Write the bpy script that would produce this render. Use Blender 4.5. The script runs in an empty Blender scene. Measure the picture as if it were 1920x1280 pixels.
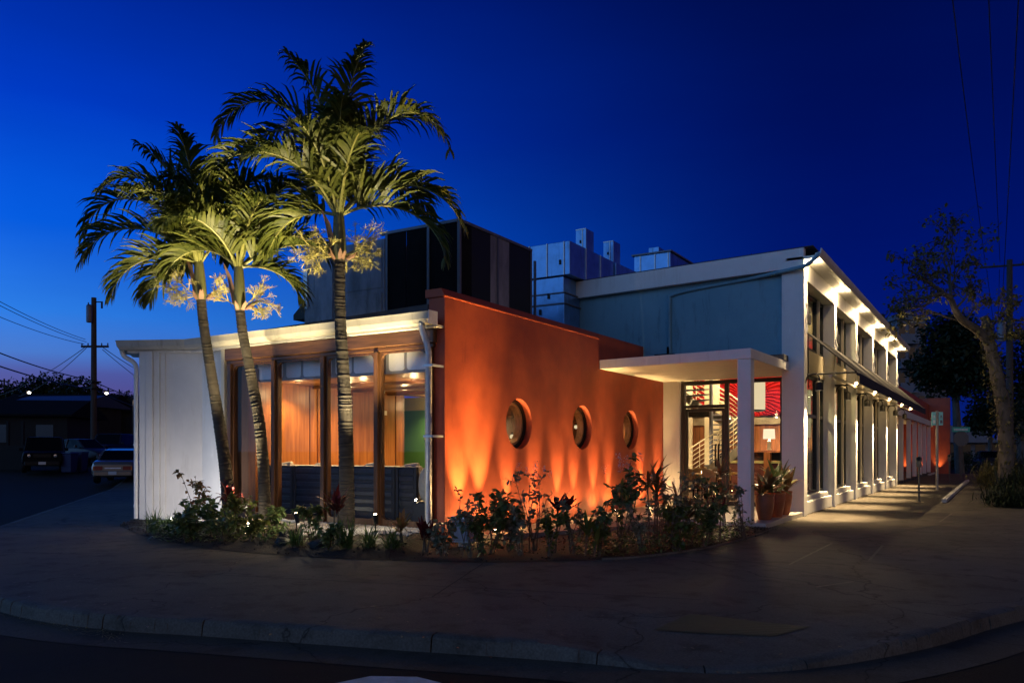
import bpy, bmesh, math, random
from mathutils import Vector, Matrix
R = math.radians
random.seed(7)
sc = bpy.context.scene
col = sc.collection

# ------------------------------------------------------------------ camera
YAW = 31.45; F_PX = 1504.0; EYE = 1.5
cam = bpy.data.cameras.new("camera")
cam.sensor_width = 36.0
cam.lens = 36.0 * F_PX / 1920.0
cam.shift_y = (845 - 640) / 1920.0
cam.clip_end = 2000.0
co = bpy.data.objects.new("camera", cam)
co.location = (0, 0, EYE)
co.rotation_euler = (R(90), 0, R(YAW))
col.objects.link(co)
sc.camera = co

# ------------------------------------------------------------------ view / render settings
sc.view_settings.view_transform = 'Standard'
sc.view_settings.look = 'None'
sc.view_settings.exposure = 0.0
sc.view_settings.gamma = 1.0
sc.cycles.use_denoising = True
sc.cycles.max_bounces = 7
sc.cycles.diffuse_bounces = 3
sc.cycles.glossy_bounces = 3
sc.cycles.transmission_bounces = 4
sc.cycles.transparent_max_bounces = 24
sc.cycles.sample_clamp_indirect = 4.0
sc.cycles.caustics_reflective = False
sc.cycles.caustics_refractive = False

# ------------------------------------------------------------------ sky: deep dusk, glow low in the west (to the left and behind)
def lin(r, g, b):
    f = lambda c: c / 255 / 12.92 if c / 255 <= .04045 else ((c / 255 + .055) / 1.055) ** 2.4
    return (f(r), f(g), f(b), 1)
world = bpy.data.worlds.new("World")
sc.world = world
world.use_nodes = True
nt = world.node_tree
for n in list(nt.nodes): nt.nodes.remove(n)
def N(nt, t, **k):
    n = nt.nodes.new(t)
    for a, b in k.items(): setattr(n, a, b)
    return n
wout = N(nt, 'ShaderNodeOutputWorld'); bg = N(nt, 'ShaderNodeBackground')
tc = N(nt, 'ShaderNodeTexCoord'); sep = N(nt, 'ShaderNodeSeparateXYZ')
nt.links.new(tc.outputs['Generated'], sep.inputs[0])
def ramp(nt, pts, src, interp='LINEAR'):
    r = N(nt, 'ShaderNodeValToRGB'); r.color_ramp.interpolation = interp
    e = r.color_ramp.elements
    while len(e) < len(pts): e.new(0.5)
    for i, (p, c) in enumerate(pts):
        e[i].position = p; e[i].color = c
    nt.links.new(src, r.inputs[0]); return r
glow = ramp(nt, [(0, lin(70, 70, 120)), (.06, lin(92, 84, 150)), (.085, lin(88, 98, 172)), (.105, lin(78, 128, 214)), (.15, lin(46, 130, 238)), (.24, lin(6, 98, 236)),
                 (.36, lin(0, 62, 205)), (.5, lin(0, 36, 150)), (.68, lin(0, 16, 80)), (1, lin(0, 7, 45))], sep.outputs['Z'])
dark = ramp(nt, [(0, lin(6, 30, 110)), (.1, lin(3, 24, 112)), (.2, lin(0, 19, 106)), (.35, lin(0, 15, 90)), (.5, lin(0, 11, 70)), (.68, lin(0, 9, 55)), (1, lin(0, 6, 40))], sep.outputs['Z'])
west = ramp(nt, [(0, (.24, .46, .86, 1)), (.2, (.24, .54, 1.12, 1)), (.45, (.07, .27, .74, 1)), (.7, (.0, .03, .15, 1)), (1, lin(0, 6, 40))], sep.outputs['Z'])
warm_fill = ramp(nt, [(0, (.62, .42, .27, 1)), (.18, (.46, .30, .20, 1)), (.42, (.10, .08, .11, 1)), (.7, (.0, .015, .06, 1)), (1, lin(0, 6, 40))], sep.outputs['Z'])   # warm fill light added to the sky, right of and behind the viewer
# azimuth: how far a direction points to the glow
nrm = N(nt, 'ShaderNodeVectorMath', operation='MULTIPLY'); nrm.inputs[1].default_value = (1, 1, 0)
nt.links.new(tc.outputs['Generated'], nrm.inputs[0])
nn = N(nt, 'ShaderNodeVectorMath', operation='NORMALIZE'); nt.links.new(nrm.outputs[0], nn.inputs[0])
def az(vec, a, b):
    d = N(nt, 'ShaderNodeVectorMath', operation='DOT_PRODUCT'); d.inputs[1].default_value = vec
    nt.links.new(nn.outputs[0], d.inputs[0])
    m = N(nt, 'ShaderNodeMapRange', interpolation_type='SMOOTHSTEP')
    m.inputs['From Min'].default_value = a; m.inputs['From Max'].default_value = b
    nt.links.new(d.outputs['Value'], m.inputs['Value']); return m.outputs[0]
g1 = az((-.94, -.34, 0), -.22, .92)
g2 = az((-.55, -.835, 0), .1, .9)
m1 = N(nt, 'ShaderNodeMix', data_type='RGBA'); m2 = N(nt, 'ShaderNodeMix', data_type='RGBA')
nt.links.new(g1, m1.inputs['Factor']); nt.links.new(dark.outputs[0], m1.inputs['A']); nt.links.new(glow.outputs[0], m1.inputs['B'])
nt.links.new(g2, m2.inputs['Factor']); nt.links.new(m1.outputs['Result'], m2.inputs['A']); nt.links.new(west.outputs[0], m2.inputs['B'])
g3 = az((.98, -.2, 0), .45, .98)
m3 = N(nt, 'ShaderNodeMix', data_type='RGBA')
nt.links.new(g3, m3.inputs['Factor']); nt.links.new(m2.outputs['Result'], m3.inputs['A']); nt.links.new(warm_fill.outputs[0], m3.inputs['B'])
cn = N(nt, 'ShaderNodeTexNoise'); cn.inputs['Scale'].default_value = 2.2; cn.inputs['Detail'].default_value = 5; cn.inputs['Roughness'].default_value = .55
cm = N(nt, 'ShaderNodeMapping'); cm.inputs['Scale'].default_value = (1, 1, 4.5); nt.links.new(tc.outputs['Generated'], cm.inputs[0]); nt.links.new(cm.outputs[0], cn.inputs['Vector'])
cr_ = ramp(nt, [(.3, (.90, .91, .93, 1)), (.7, (1.09, 1.08, 1.06, 1))], cn.outputs['Fac'])     # thin uneven high haze
mc_ = N(nt, 'ShaderNodeMix', data_type='RGBA', blend_type='MULTIPLY'); mc_.inputs['Factor'].default_value = 1
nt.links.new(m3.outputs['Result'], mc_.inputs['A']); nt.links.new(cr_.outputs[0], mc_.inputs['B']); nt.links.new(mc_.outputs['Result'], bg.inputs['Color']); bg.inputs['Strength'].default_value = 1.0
nt.links.new(bg.outputs[0], wout.inputs[0])

# ------------------------------------------------------------------ helpers
CA, SA = math.cos(R(YAW)), math.sin(R(YAW))
def hfun(x, y):
    """the side street climbs gently away on the left"""
    d = -SA * x + CA * y; xc = CA * x + SA * y
    if d <= 31.5: return 0.0
    r = xc / d
    w = min(1, max(0, (-.28 - r) / .07)); w = w * w * (3 - 2 * w)
    return w * min(d - 31.5, 31) * .055
def at(px, py, d):
    """a measured bearing, height and distance from the tripod -> a point in the place"""
    x = (px - 960) / F_PX * d
    return Vector((CA * x - SA * d, SA * x + CA * d, EYE + (845 - py) / F_PX * d))
def gnd(px, d, z=0.0):
    p = at(px, 845, d); p.z = z; return p

class MB:
    def __init__(s): s.v = []; s.f = []; s.m = []; s.mi = 0
    def quad(s, *p):
        b = len(s.v); s.v += [tuple(q) for q in p]; s.f.append(tuple(range(b, b + len(p)))); s.m.append(s.mi)
    def box(s, x0, x1, y0, y1, z0, z1, M=None):
        if x0 > x1: x0, x1 = x1, x0
        if y0 > y1: y0, y1 = y1, y0
        if z0 > z1: z0, z1 = z1, z0
        b = len(s.v)
        c = [(x0, y0, z0), (x1, y0, z0), (x1, y1, z0), (x0, y1, z0), (x0, y0, z1), (x1, y0, z1), (x1, y1, z1), (x0, y1, z1)]
        if M is not None: c = [tuple(M @ Vector(q)) for q in c]
        s.v += c
        for f in ((3, 2, 1, 0), (4, 5, 6, 7), (0, 1, 5, 4), (1, 2, 6, 5), (2, 3, 7, 6), (3, 0, 4, 7)):
            s.f.append(tuple(b + i for i in f)); s.m.append(s.mi)
    def prism(s, poly, z0, z1):
        b = len(s.v); n = len(poly)
        zb = z0 if isinstance(z0, (list, tuple)) else [z0] * n
        zt = z1 if isinstance(z1, (list, tuple)) else [z1] * n
        s.v += [(p[0], p[1], zb[i]) for i, p in enumerate(poly)] + [(p[0], p[1], zt[i]) for i, p in enumerate(poly)]
        s.f.append(tuple(b + n - 1 - i for i in range(n))); s.f.append(tuple(b + n + i for i in range(n))); s.m += [s.mi] * 2
        for i in range(n):
            j = (i + 1) % n; s.f.append((b + i, b + j, b + n + j, b + n + i)); s.m.append(s.mi)
    def extrude(s, prof, a, b_, axis):
        """profile of 2-D points swept from a to b_ along an axis ('x' or 'y')"""
        n = len(prof); b = len(s.v)
        for t in (a, b_):
            for (p, z) in prof: s.v.append((t, p, z) if axis == 'x' else (p, t, z))
        s.f.append(tuple(range(b, b + n))); s.f.append(tuple(b + 2 * n - 1 - i for i in range(n))); s.m += [s.mi] * 2
        for i in range(n):
            j = (i + 1) % n; s.f.append((b + i, b + n + i, b + n + j, b + j)); s.m.append(s.mi)
    def tube(s, pts, r, n=8, cap=True):
        pts = [Vector(p) for p in pts]; k = len(pts)
        rs = r if isinstance(r, (list, tuple)) else [r] * k
        b = len(s.v); up = None
        for i, p in enumerate(pts):
            t = (pts[min(i + 1, k - 1)] - pts[max(i - 1, 0)])
            t = t.normalized() if t.length > 1e-9 else Vector((0, 0, 1))
            if up is None: up = t.orthogonal().normalized()
            else:
                up = up - t * up.dot(t); up = up.normalized() if up.length > 1e-6 else t.orthogonal().normalized()
            w = t.cross(up)
            for j in range(n):
                a = 2 * math.pi * j / n
                s.v.append(tuple(p + (up * math.cos(a) + w * math.sin(a)) * rs[i]))
        for i in range(k - 1):
            for j in range(n):
                q = (j + 1) % n
                s.f.append((b + i * n + j, b + i * n + q, b + (i + 1) * n + q, b + (i + 1) * n + j)); s.m.append(s.mi)
        if cap:
            s.f.append(tuple(b + n - 1 - j for j in range(n))); s.f.append(tuple(b + (k - 1) * n + j for j in range(n))); s.m += [s.mi] * 2
    def lathe(s, prof, c=(0, 0, 0), n=24, axis='z', a0=0, a1=2 * math.pi):
        """prof: (radius, height) list; closed all round"""
        b = len(s.v); c = Vector(c); full = abs(a1 - a0) > 6.28; cnt = n if full else n + 1
        for (r, h) in prof:
            for j in range(cnt):
                a = a0 + (a1 - a0) * j / n; u, w = r * math.cos(a), r * math.sin(a)
                q = {'z': (u, w, h), 'x': (h, u, w), 'y': (w, h, u)}[axis]
                s.v.append(tuple(c + Vector(q)))
        for i in range(len(prof) - 1):
            for j in range(n):
                q = (j + 1) % cnt
                s.f.append((b + i * cnt + j, b + i * cnt + q, b + (i + 1) * cnt + q, b + (i + 1) * cnt + j)); s.m.append(s.mi)
    def ball(s, c, rx, ry=None, rz=None, n=10):
        ry = ry or rx; rz = rz or rx; k = max(4, n // 2); c = Vector(c); b = len(s.v)
        for i in range(k + 1):
            t = math.pi * i / k
            for j in range(n):
                a = 2 * math.pi * j / n
                s.v.append((c.x + rx * math.sin(t) * math.cos(a), c.y + ry * math.sin(t) * math.sin(a), c.z - rz * math.cos(t)))
        for i in range(k):
            for j in range(n):
                q = (j + 1) % n; s.f.append((b + i * n + j, b + i * n + q, b + (i + 1) * n + q, b + (i + 1) * n + j)); s.m.append(s.mi)
    def strip(s, pts, wid, across):
        """a leaf blade: centre line, half widths, across direction(s)"""
        b = len(s.v); k = len(pts)
        for i in range(k):
            a = across[i] if isinstance(across, list) else across
            s.v.append(tuple(pts[i] - a * wid[i])); s.v.append(tuple(pts[i] + a * wid[i]))
        for i in range(k - 1):
            s.f.append((b + 2 * i, b + 2 * i + 1, b + 2 * i + 3, b + 2 * i + 2)); s.m.append(s.mi)
    def build(s, name, mat, parent=None, local=False, smooth=False, bev=0, seg=2, org=None, weld=False):
        me = bpy.data.meshes.new(name)
        off = Vector((0, 0, 0))
        if parent is not None and not local: off = ORG.get(parent.name, Vector((0, 0, 0)))
        elif parent is None and org is not None: off = Vector(org)
        me.from_pydata([tuple(Vector(p) - off) for p in s.v], [], s.f)
        for m in (mat if isinstance(mat, (list, tuple)) else [mat]): me.materials.append(m)
        if isinstance(mat, (list, tuple)):
            for p, i in zip(me.polygons, s.m): p.material_index = i
        bm = bmesh.new(); bm.from_mesh(me)
        if weld: bmesh.ops.remove_doubles(bm, verts=bm.verts, dist=1e-4)
        if not smooth == 'leaf': bmesh.ops.recalc_face_normals(bm, faces=bm.faces)
        bm.to_mesh(me); bm.free()
        if smooth: me.polygons.foreach_set('use_smooth', [True] * len(me.polygons))
        o = bpy.data.objects.new(name, me); col.objects.link(o)
        if parent is not None:
            o.parent = parent
            if not local: ORG[o.name] = off.copy()
        else:
            o.location = off; ORG[o.name] = off.copy()
        if bev:
            m = o.modifiers.new('bevel', 'BEVEL'); m.width = bev; m.segments = seg; m.limit_method = 'ANGLE'
        if smooth and smooth != 'leaf':
            try: me.set_sharp_from_angle(angle=R(40))
            except Exception: pass
        return o
ORG = {}
def tag(o, label=None, cat=None, group=None, kind=None):
    if label: o['label'] = label
    if cat: o['category'] = cat
    if group: o['group'] = group
    if kind: o['kind'] = kind
    return o
def thing(name, label, cat, loc=(0, 0, 0), group=None, rz=0):
    o = bpy.data.objects.new(name, None); col.objects.link(o)
    o.location = loc; o.rotation_euler = (0, 0, rz); o.empty_display_size = .2
    ORG[o.name] = Vector(loc)
    return tag(o, label, cat, group)
def dup(root, loc, rz=None, label=None, group=None):
    def cp(o, par):
        c = o.copy(); col.objects.link(c)
        if par is not None: c.parent = par
        for ch in list(o.children): cp(ch, c)
        return c
    c = cp(root, None); c.location = loc
    if rz is not None: c.rotation_euler = (0, 0, rz)
    if label: c['label'] = label
    if group: c['group'] = group
    return c
def spot(name, loc, tgt, watts, colr, ang, blend=.6, rad=.03, parent=None):
    l = bpy.data.lights.new(name, 'SPOT'); l.energy = watts; l.color = colr; l.spot_size = R(ang); l.spot_blend = blend; l.shadow_soft_size = rad
    o = bpy.data.objects.new(name, l); col.objects.link(o)
    loc = Vector(loc); o.rotation_euler = (Vector(tgt) - loc).to_track_quat('-Z', 'Y').to_euler()
    if parent is not None:
        o.parent = parent; loc = loc - ORG.get(parent.name, Vector((0, 0, 0)))
    o.location = loc; return o
def point(name, loc, watts, colr, rad=.08, parent=None):
    l = bpy.data.lights.new(name, 'POINT'); l.energy = watts; l.color = colr; l.shadow_soft_size = rad
    o = bpy.data.objects.new(name, l); col.objects.link(o); loc = Vector(loc)
    if parent is not None:
        o.parent = parent; loc = loc - ORG.get(parent.name, Vector((0, 0, 0)))
    o.location = loc; return o

# ------------------------------------------------------------------ materials
def mat(name, colr, rough=.6, metal=0, spec=.5, var=0, scale=4, bump=0, bscale=40, stretch=(1, 1, 1), col2=None, detail=5, coat=0):
    m = bpy.data.materials.new(name); m.use_nodes = True; t = m.node_tree; p = t.nodes['Principled BSDF']
    p.inputs['Base Color'].default_value = (*colr, 1); p.inputs['Roughness'].default_value = rough
    p.inputs['Metallic'].default_value = metal; p.inputs['Specular IOR Level'].default_value = spec
    if coat: p.inputs['Coat Weight'].default_value = coat
    c = N(t, 'ShaderNodeTexCoord'); mp = N(t, 'ShaderNodeMapping'); mp.inputs['Scale'].default_value = stretch
    t.links.new(c.outputs['Object'], mp.inputs[0])
    if var or col2:
        nz = N(t, 'ShaderNodeTexNoise'); nz.inputs['Scale'].default_value = scale; nz.inputs['Detail'].default_value = detail; nz.inputs['Roughness'].default_value = .62
        t.links.new(mp.outputs[0], nz.inputs['Vector'])
        c2 = col2 or tuple(x * (1 + var) for x in colr); c1 = colr if col2 else tuple(x * (1 - var) for x in colr)
        r = ramp(t, [(.32, (*c1, 1)), (.68, (*c2, 1))], nz.outputs['Fac'])
        t.links.new(r.outputs[0], p.inputs['Base Color'])
        rr = N(t, 'ShaderNodeMapRange'); rr.inputs['To Min'].default_value = max(.05, rough - .12); rr.inputs['To Max'].default_value = min(1, rough + .12)
        t.links.new(nz.outputs['Fac'], rr.inputs['Value']); t.links.new(rr.outputs[0], p.inputs['Roughness'])
    if bump:
        nb = N(t, 'ShaderNodeTexNoise'); nb.inputs['Scale'].default_value = bscale; nb.inputs['Detail'].default_value = 6
        t.links.new(mp.outputs[0], nb.inputs['Vector'])
        b = N(t, 'ShaderNodeBump'); b.inputs['Strength'].default_value = bump; b.inputs['Distance'].default_value = .02
        t.links.new(nb.outputs['Fac'], b.inputs['Height']); t.links.new(b.outputs[0], p.inputs['Normal'])
    return m
def emit(name, colr, s):
    m = bpy.data.materials.new(name); m.use_nodes = True; t = m.node_tree
    for n in list(t.nodes): t.nodes.remove(n)
    o = N(t, 'ShaderNodeOutputMaterial'); e = N(t, 'ShaderNodeEmission'); e.inputs[0].default_value = (*colr, 1); e.inputs[1].default_value = s
    t.links.new(e.outputs[0], o.inputs[0]); return m
def glassmat(name, tint=(1, 1, 1), refl=.8, base=.02):
    m = bpy.data.materials.new(name); m.use_nodes = True; t = m.node_tree
    for n in list(t.nodes): t.nodes.remove(n)
    o = N(t, 'ShaderNodeOutputMaterial'); tr = N(t, 'ShaderNodeBsdfTransparent'); gl = N(t, 'ShaderNodeBsdfGlossy'); mx = N(t, 'ShaderNodeMixShader')
    tr.inputs[0].default_value = (*tint, 1); gl.inputs['Roughness'].default_value = .01
    fr = N(t, 'ShaderNodeFresnel'); ge = N(t, 'ShaderNodeNewGeometry'); io = N(t, 'ShaderNodeMapRange'); io.inputs['To Min'].default_value = 1.45; io.inputs['To Max'].default_value = 1 / 1.45
    t.links.new(ge.outputs['Backfacing'], io.inputs['Value']); t.links.new(io.outputs[0], fr.inputs[0])
    mm = N(t, 'ShaderNodeMath', operation='MULTIPLY_ADD'); mm.inputs[1].default_value = refl; mm.inputs[2].default_value = base
    t.links.new(fr.outputs[0], mm.inputs[0]); t.links.new(mm.outputs[0], mx.inputs[0])
    t.links.new(tr.outputs[0], mx.inputs[1]); t.links.new(gl.outputs[0], mx.inputs[2]); t.links.new(mx.outputs[0], o.inputs[0])
    return m
def leafmat(name, c1, c2, trans=.35, rough=.45):
    m = bpy.data.materials.new(name); m.use_nodes = True; t = m.node_tree; p = t.nodes['Principled BSDF']; o = t.nodes['Material Output']
    g = N(t, 'ShaderNodeNewGeometry'); r = ramp(t, [(0, (*c1, 1)), (1, (*c2, 1))], g.outputs['Random Per Island'])
    t.links.new(r.outputs[0], p.inputs['Base Color']); p.inputs['Roughness'].default_value = rough; p.inputs['Specular IOR Level'].default_value = .35
    tl = N(t, 'ShaderNodeBsdfTranslucent'); t.links.new(r.outputs[0], tl.inputs[0]); mx = N(t, 'ShaderNodeMixShader'); mx.inputs[0].default_value = trans
    t.links.new(p.outputs[0], mx.inputs[1]); t.links.new(tl.outputs[0], mx.inputs[2]); t.links.new(mx.outputs[0], o.inputs['Surface'])
    return m
def woodmat(name, c1, c2, axis='z', rough=.4, scale=3.0, plank=None):
    """straight grain along an axis, with optional plank joints across"""
    m = bpy.data.materials.new(name); m.use_nodes = True; t = m.node_tree; p = t.nodes['Principled BSDF']
    c = N(t, 'ShaderNodeTexCoord'); mp = N(t, 'ShaderNodeMapping')
    mp.inputs['Scale'].default_value = {'z': (9, 9, .7), 'x': (.7, 9, 9), 'y': (9, .7, 9)}[axis]
    t.links.new(c.outputs['Object'], mp.inputs[0])
    nz = N(t, 'ShaderNodeTexNoise'); nz.inputs['Scale'].default_value = scale; nz.inputs['Detail'].default_value = 7; nz.inputs['Distortion'].default_value = .6
    t.links.new(mp.outputs[0], nz.inputs['Vector'])
    r = ramp(t, [(.3, (*c1, 1)), (.7, (*c2, 1))], nz.outputs['Fac']); last = r.outputs[0]
    if plank:
        wv = N(t, 'ShaderNodeTexWhiteNoise', noise_dimensions='1D'); sp = N(t, 'ShaderNodeSeparateXYZ'); t.links.new(c.outputs['Object'], sp.inputs[0])
        mu = N(t, 'ShaderNodeMath', operation='MULTIPLY'); mu.inputs[1].default_value = 1 / plank[1]; t.links.new(sp.outputs[plank[0]], mu.inputs[0])
        fl = N(t, 'ShaderNodeMath', operation='FLOOR'); t.links.new(mu.outputs[0], fl.inputs[0]); t.links.new(fl.outputs[0], wv.inputs['W'])
        mr = N(t, 'ShaderNodeMapRange'); mr.inputs['To Min'].default_value = .72; mr.inputs['To Max'].default_value = 1.2; t.links.new(wv.outputs['Value'], mr.inputs['Value'])
        fr = N(t, 'ShaderNodeMath', operation='FRACT'); t.links.new(mu.outputs[0], fr.inputs[0])
        lt = N(t, 'ShaderNodeMath', operation='GREATER_THAN'); lt.inputs[1].default_value = .03; t.links.new(fr.outputs[0], lt.inputs[0])
        m3 = N(t, 'ShaderNodeMath', operation='MULTIPLY'); t.links.new(mr.outputs[0], m3.inputs[0]); t.links.new(lt.outputs[0], m3.inputs[1])
        vm = N(t, 'ShaderNodeVectorMath', operation='SCALE'); t.links.new(last, vm.inputs[0]); t.links.new(m3.outputs[0], vm.inputs['Scale']); last = vm.outputs[0]
    t.links.new(last, p.inputs['Base Color']); p.inputs['Roughness'].default_value = rough
    b = N(t, 'ShaderNodeBump'); b.inputs['Strength'].default_value = .12; b.inputs['Distance'].default_value = .01
    t.links.new(nz.outputs['Fac'], b.inputs['Height']); t.links.new(b.outputs[0], p.inputs['Normal'])
    return m

M = {}
M['asphalt'] = mat('asphalt', (.026, .020, .014), .85, spec=.12, var=.3, scale=1.2, bump=.5, bscale=90)
def concrete(name, c, joint=True):
    m = mat(name, c, .8, spec=.15, var=.28, scale=.55, bump=.25, bscale=60, detail=8); t = m.node_tree; p = t.nodes['Principled BSDF']
    # blotchy stains with their own outline, on top of the broad tone
    co_ = N(t, 'ShaderNodeTexCoord'); nz = N(t, 'ShaderNodeTexNoise'); nz.inputs['Scale'].default_value = 2.3; nz.inputs['Detail'].default_value = 8; nz.inputs['Roughness'].default_value = .7
    t.links.new(co_.outputs['Object'], nz.inputs['Vector'])
    r = ramp(t, [(.36, (.62, .6, .58, 1)), (.5, (1, 1, 1, 1)), (.75, (1.0, 1.0, 1.0, 1))], nz.outputs['Fac'])
    mx = N(t, 'ShaderNodeMix', data_type='RGBA', blend_type='MULTIPLY'); mx.inputs['Factor'].default_value = 1
    src = p.inputs['Base Color'].links[0].from_socket
    t.links.new(src, mx.inputs['A']); t.links.new(r.outputs[0], mx.inputs['B']); t.links.new(mx.outputs['Result'], p.inputs['Base Color'])
    # hairline cracks
    dn = N(t, 'ShaderNodeTexNoise'); dn.inputs['Scale'].default_value = 1.1; dn.inputs['Detail'].default_value = 6; t.links.new(co_.outputs['Object'], dn.inputs['Vector'])
    va = N(t, 'ShaderNodeVectorMath', operation='MULTIPLY_ADD'); va.inputs[1].default_value = (1.3, 1.3, 0); t.links.new(dn.outputs['Color'], va.inputs[0]); t.links.new(co_.outputs['Object'], va.inputs[2])
    vo = N(t, 'ShaderNodeTexVoronoi', feature='DISTANCE_TO_EDGE'); vo.inputs['Scale'].default_value = .33; t.links.new(va.outputs[0], vo.inputs['Vector'])
    cr = ramp(t, [(.0, (.35, .34, .33, 1)), (.0045, (1, 1, 1, 1))], vo.outputs['Distance'])
    # gum spots and speckle
    v2 = N(t, 'ShaderNodeTexVoronoi', feature='F1'); v2.inputs['Scale'].default_value = 2.1; t.links.new(co_.outputs['Object'], v2.inputs['Vector'])
    gs = ramp(t, [(.035, (.5, .48, .46, 1)), (.05, (1, 1, 1, 1))], v2.outputs['Distance'])
    n3 = N(t, 'ShaderNodeTexNoise'); n3.inputs['Scale'].default_value = 55; n3.inputs['Detail'].default_value = 3; t.links.new(co_.outputs['Object'], n3.inputs['Vector'])
    sp = ramp(t, [(.3, (.78, .78, .78, 1)), (.7, (1.2, 1.2, 1.2, 1))], n3.outputs['Fac'])
    src = mx.outputs['Result']
    for rr in (cr, gs, sp):
        k = N(t, 'ShaderNodeMix', data_type='RGBA', blend_type='MULTIPLY'); k.inputs['Factor'].default_value = 1
        t.links.new(src, k.inputs['A']); t.links.new(rr.outputs[0], k.inputs['B']); src = k.outputs['Result']
    t.links.new(src, p.inputs['Base Color'])
    return m
M['pave'] = concrete('pavement_concrete', (.115, .099, .080))
M['kerb'] = concrete('kerb_concrete', (.115, .104, .088))
M['gutter'] = concrete('gutter_concrete', (.085, .070, .052))
M['kerbwhite'] = mat('chipped_white_paint', (.72, .72, .70), .7, col2=(.25, .24, .22), scale=6)
M['soil'] = mat('dark_soil', (.012, .008, .006), .95, var=.5, scale=9, bump=1, bscale=35)
M['gravel'] = mat('pale_gravel', (.55, .52, .48), .8, var=.3, scale=20)
M['mark'] = mat('road_paint', (.55, .55, .53), .7, var=.25, scale=8)
M['tactile'] = mat('tactile_yellow', (.070, .062, .022), .7, var=.25, scale=5)
def stucco(name, c1, c2, scale=1.1):
    m = mat(name, c1, .62, col2=c2, scale=scale, bump=.22, bscale=5, detail=7); t = m.node_tree; p = t.nodes['Principled BSDF']
    old = p.inputs['Normal'].links[0].from_node
    c = N(t, 'ShaderNodeTexCoord'); nb = N(t, 'ShaderNodeTexNoise'); nb.inputs['Scale'].default_value = 70; nb.inputs['Detail'].default_value = 4
    t.links.new(c.outputs['Object'], nb.inputs['Vector']); b = N(t, 'ShaderNodeBump'); b.inputs['Strength'].default_value = .35; b.inputs['Distance'].default_value = .01
    t.links.new(nb.outputs['Fac'], b.inputs['Height']); t.links.new(old.outputs[0], b.inputs['Normal']); t.links.new(b.outputs[0], p.inputs['Normal'])
    # thin trowel drips and scuffs
    mp = N(t, 'ShaderNodeMapping'); mp.inputs['Scale'].default_value = (3, 3, .5); t.links.new(c.outputs['Object'], mp.inputs[0])
    n2 = N(t, 'ShaderNodeTexNoise'); n2.inputs['Scale'].default_value = 2.2; n2.inputs['Detail'].default_value = 9; n2.inputs['Roughness'].default_value = .75; t.links.new(mp.outputs[0], n2.inputs['Vector'])
    r = ramp(t, [(.30, (.62, .58, .58, 1)), (.42, (1, 1, 1, 1))], n2.outputs['Fac'])
    mx = N(t, 'ShaderNodeMix', data_type='RGBA', blend_type='MULTIPLY'); mx.inputs['Factor'].default_value = .8
    src = p.inputs['Base Color'].links[0].from_socket
    t.links.new(src, mx.inputs['A']); t.links.new(r.outputs[0], mx.inputs['B']); t.links.new(mx.outputs['Result'], p.inputs['Base Color'])
    return m
M['orange'] = stucco('burnt_orange_stucco', (.26, .042, .018), (.43, .080, .030), 1.4)
M['white'] = mat('white_paint', (.72, .71, .68), .55, var=.05, scale=2, bump=.08, bscale=30)
M['whitegrey'] = mat('off_white_boards', (.62, .60, .58), .6, var=.06, scale=1.5, bump=.08, bscale=25)
M['cream'] = mat('cream_paint', (.66, .58, .42), .6, var=.06, scale=2)
M['teal'] = stucco('teal_render', (.12, .28, .35), (.19, .37, .44), .55)
M['gutterw'] = mat('cream_gutter_metal', (.40, .38, .34), .35, var=.08, scale=3)
M['roof'] = mat('grey_felt_roof', (.06, .06, .065), .9, var=.35, scale=3, bump=.4, bscale=50)
M['galv'] = mat('galvanised_steel', (.70, .71, .73), .42, metal=.45, var=.16, scale=7)
M['duct'] = mat('sheet_metal_duct', (.17, .35, .62), .34, metal=.8, var=.22, scale=2.6, bump=.25, bscale=3)
M['panelgrey'] = mat('grey_sheet_panel', (.25, .25, .30), .55, metal=.2, var=.5, scale=1.6, stretch=(1, 1, .45), bump=.15, bscale=4)
M['mesh'] = mat('black_screen_panel', (.010, .010, .012), .8, spec=.1, var=.5, scale=1.5)
M['steel'] = mat('dark_steel_post', (.14, .15, .19), .5, metal=.5, var=.15)
M['black'] = mat('black_metal', (.012, .012, .012), .5, spec=.25, var=.2)
M['frame'] = mat('dark_green_frame', (.018, .02, .016), .4, var=.15)
M['awning'] = mat('charcoal_awning_canvas', (.035, .034, .036), .85, var=.18, scale=6, bump=.15, bscale=120)
M['oak'] = woodmat('stained_timber_frame', (.06, .025, .010), (.145, .062, .025), 'z', .42)
M['oakx'] = woodmat('stained_timber_beam', (.07, .03, .012), (.17, .075, .03), 'x', .42)
M['panel'] = woodmat('veneer_panel', (.15, .046, .012), (.31, .115, .032), 'z', .38, 1.6)
M['ceil'] = woodmat('ceiling_planks', (.16, .075, .03), (.34, .17, .07), 'y', .4, 2, ('X', .24))
M['bar'] = woodmat('bar_back_panelling', (.16, .06, .025), (.34, .13, .05), 'z', .35, 2, ('X', .17))
M['floor'] = woodmat('dark_floor', (.06, .03, .015), (.13, .06, .03), 'y', .35, 2, ('X', .14))
M['green'] = mat('green_wall_paint', (.05, .16, .045), .6, var=.06)
M['olive'] = mat('olive_wall_paint', (.30, .29, .12), .6, var=.06)
M['navy'] = mat('navy_fabric', (.012, .017, .036), .6, var=.3, scale=5)
M['ringwood'] = woodmat('pale_ring_wood', (.34, .17, .07), (.58, .33, .15), 'z', .35)
M['slat'] = mat('navy_slat_lacquer', (.018, .025, .055), .35, var=.35, scale=9)
M['linen'] = mat('grey_linen', (.34, .33, .32), .85, var=.12, scale=14, bump=.2, bscale=120)
M['curtain'] = mat('brown_curtain', (.16, .085, .055), .8, var=.2, scale=30, stretch=(1, 1, .05))
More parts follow.
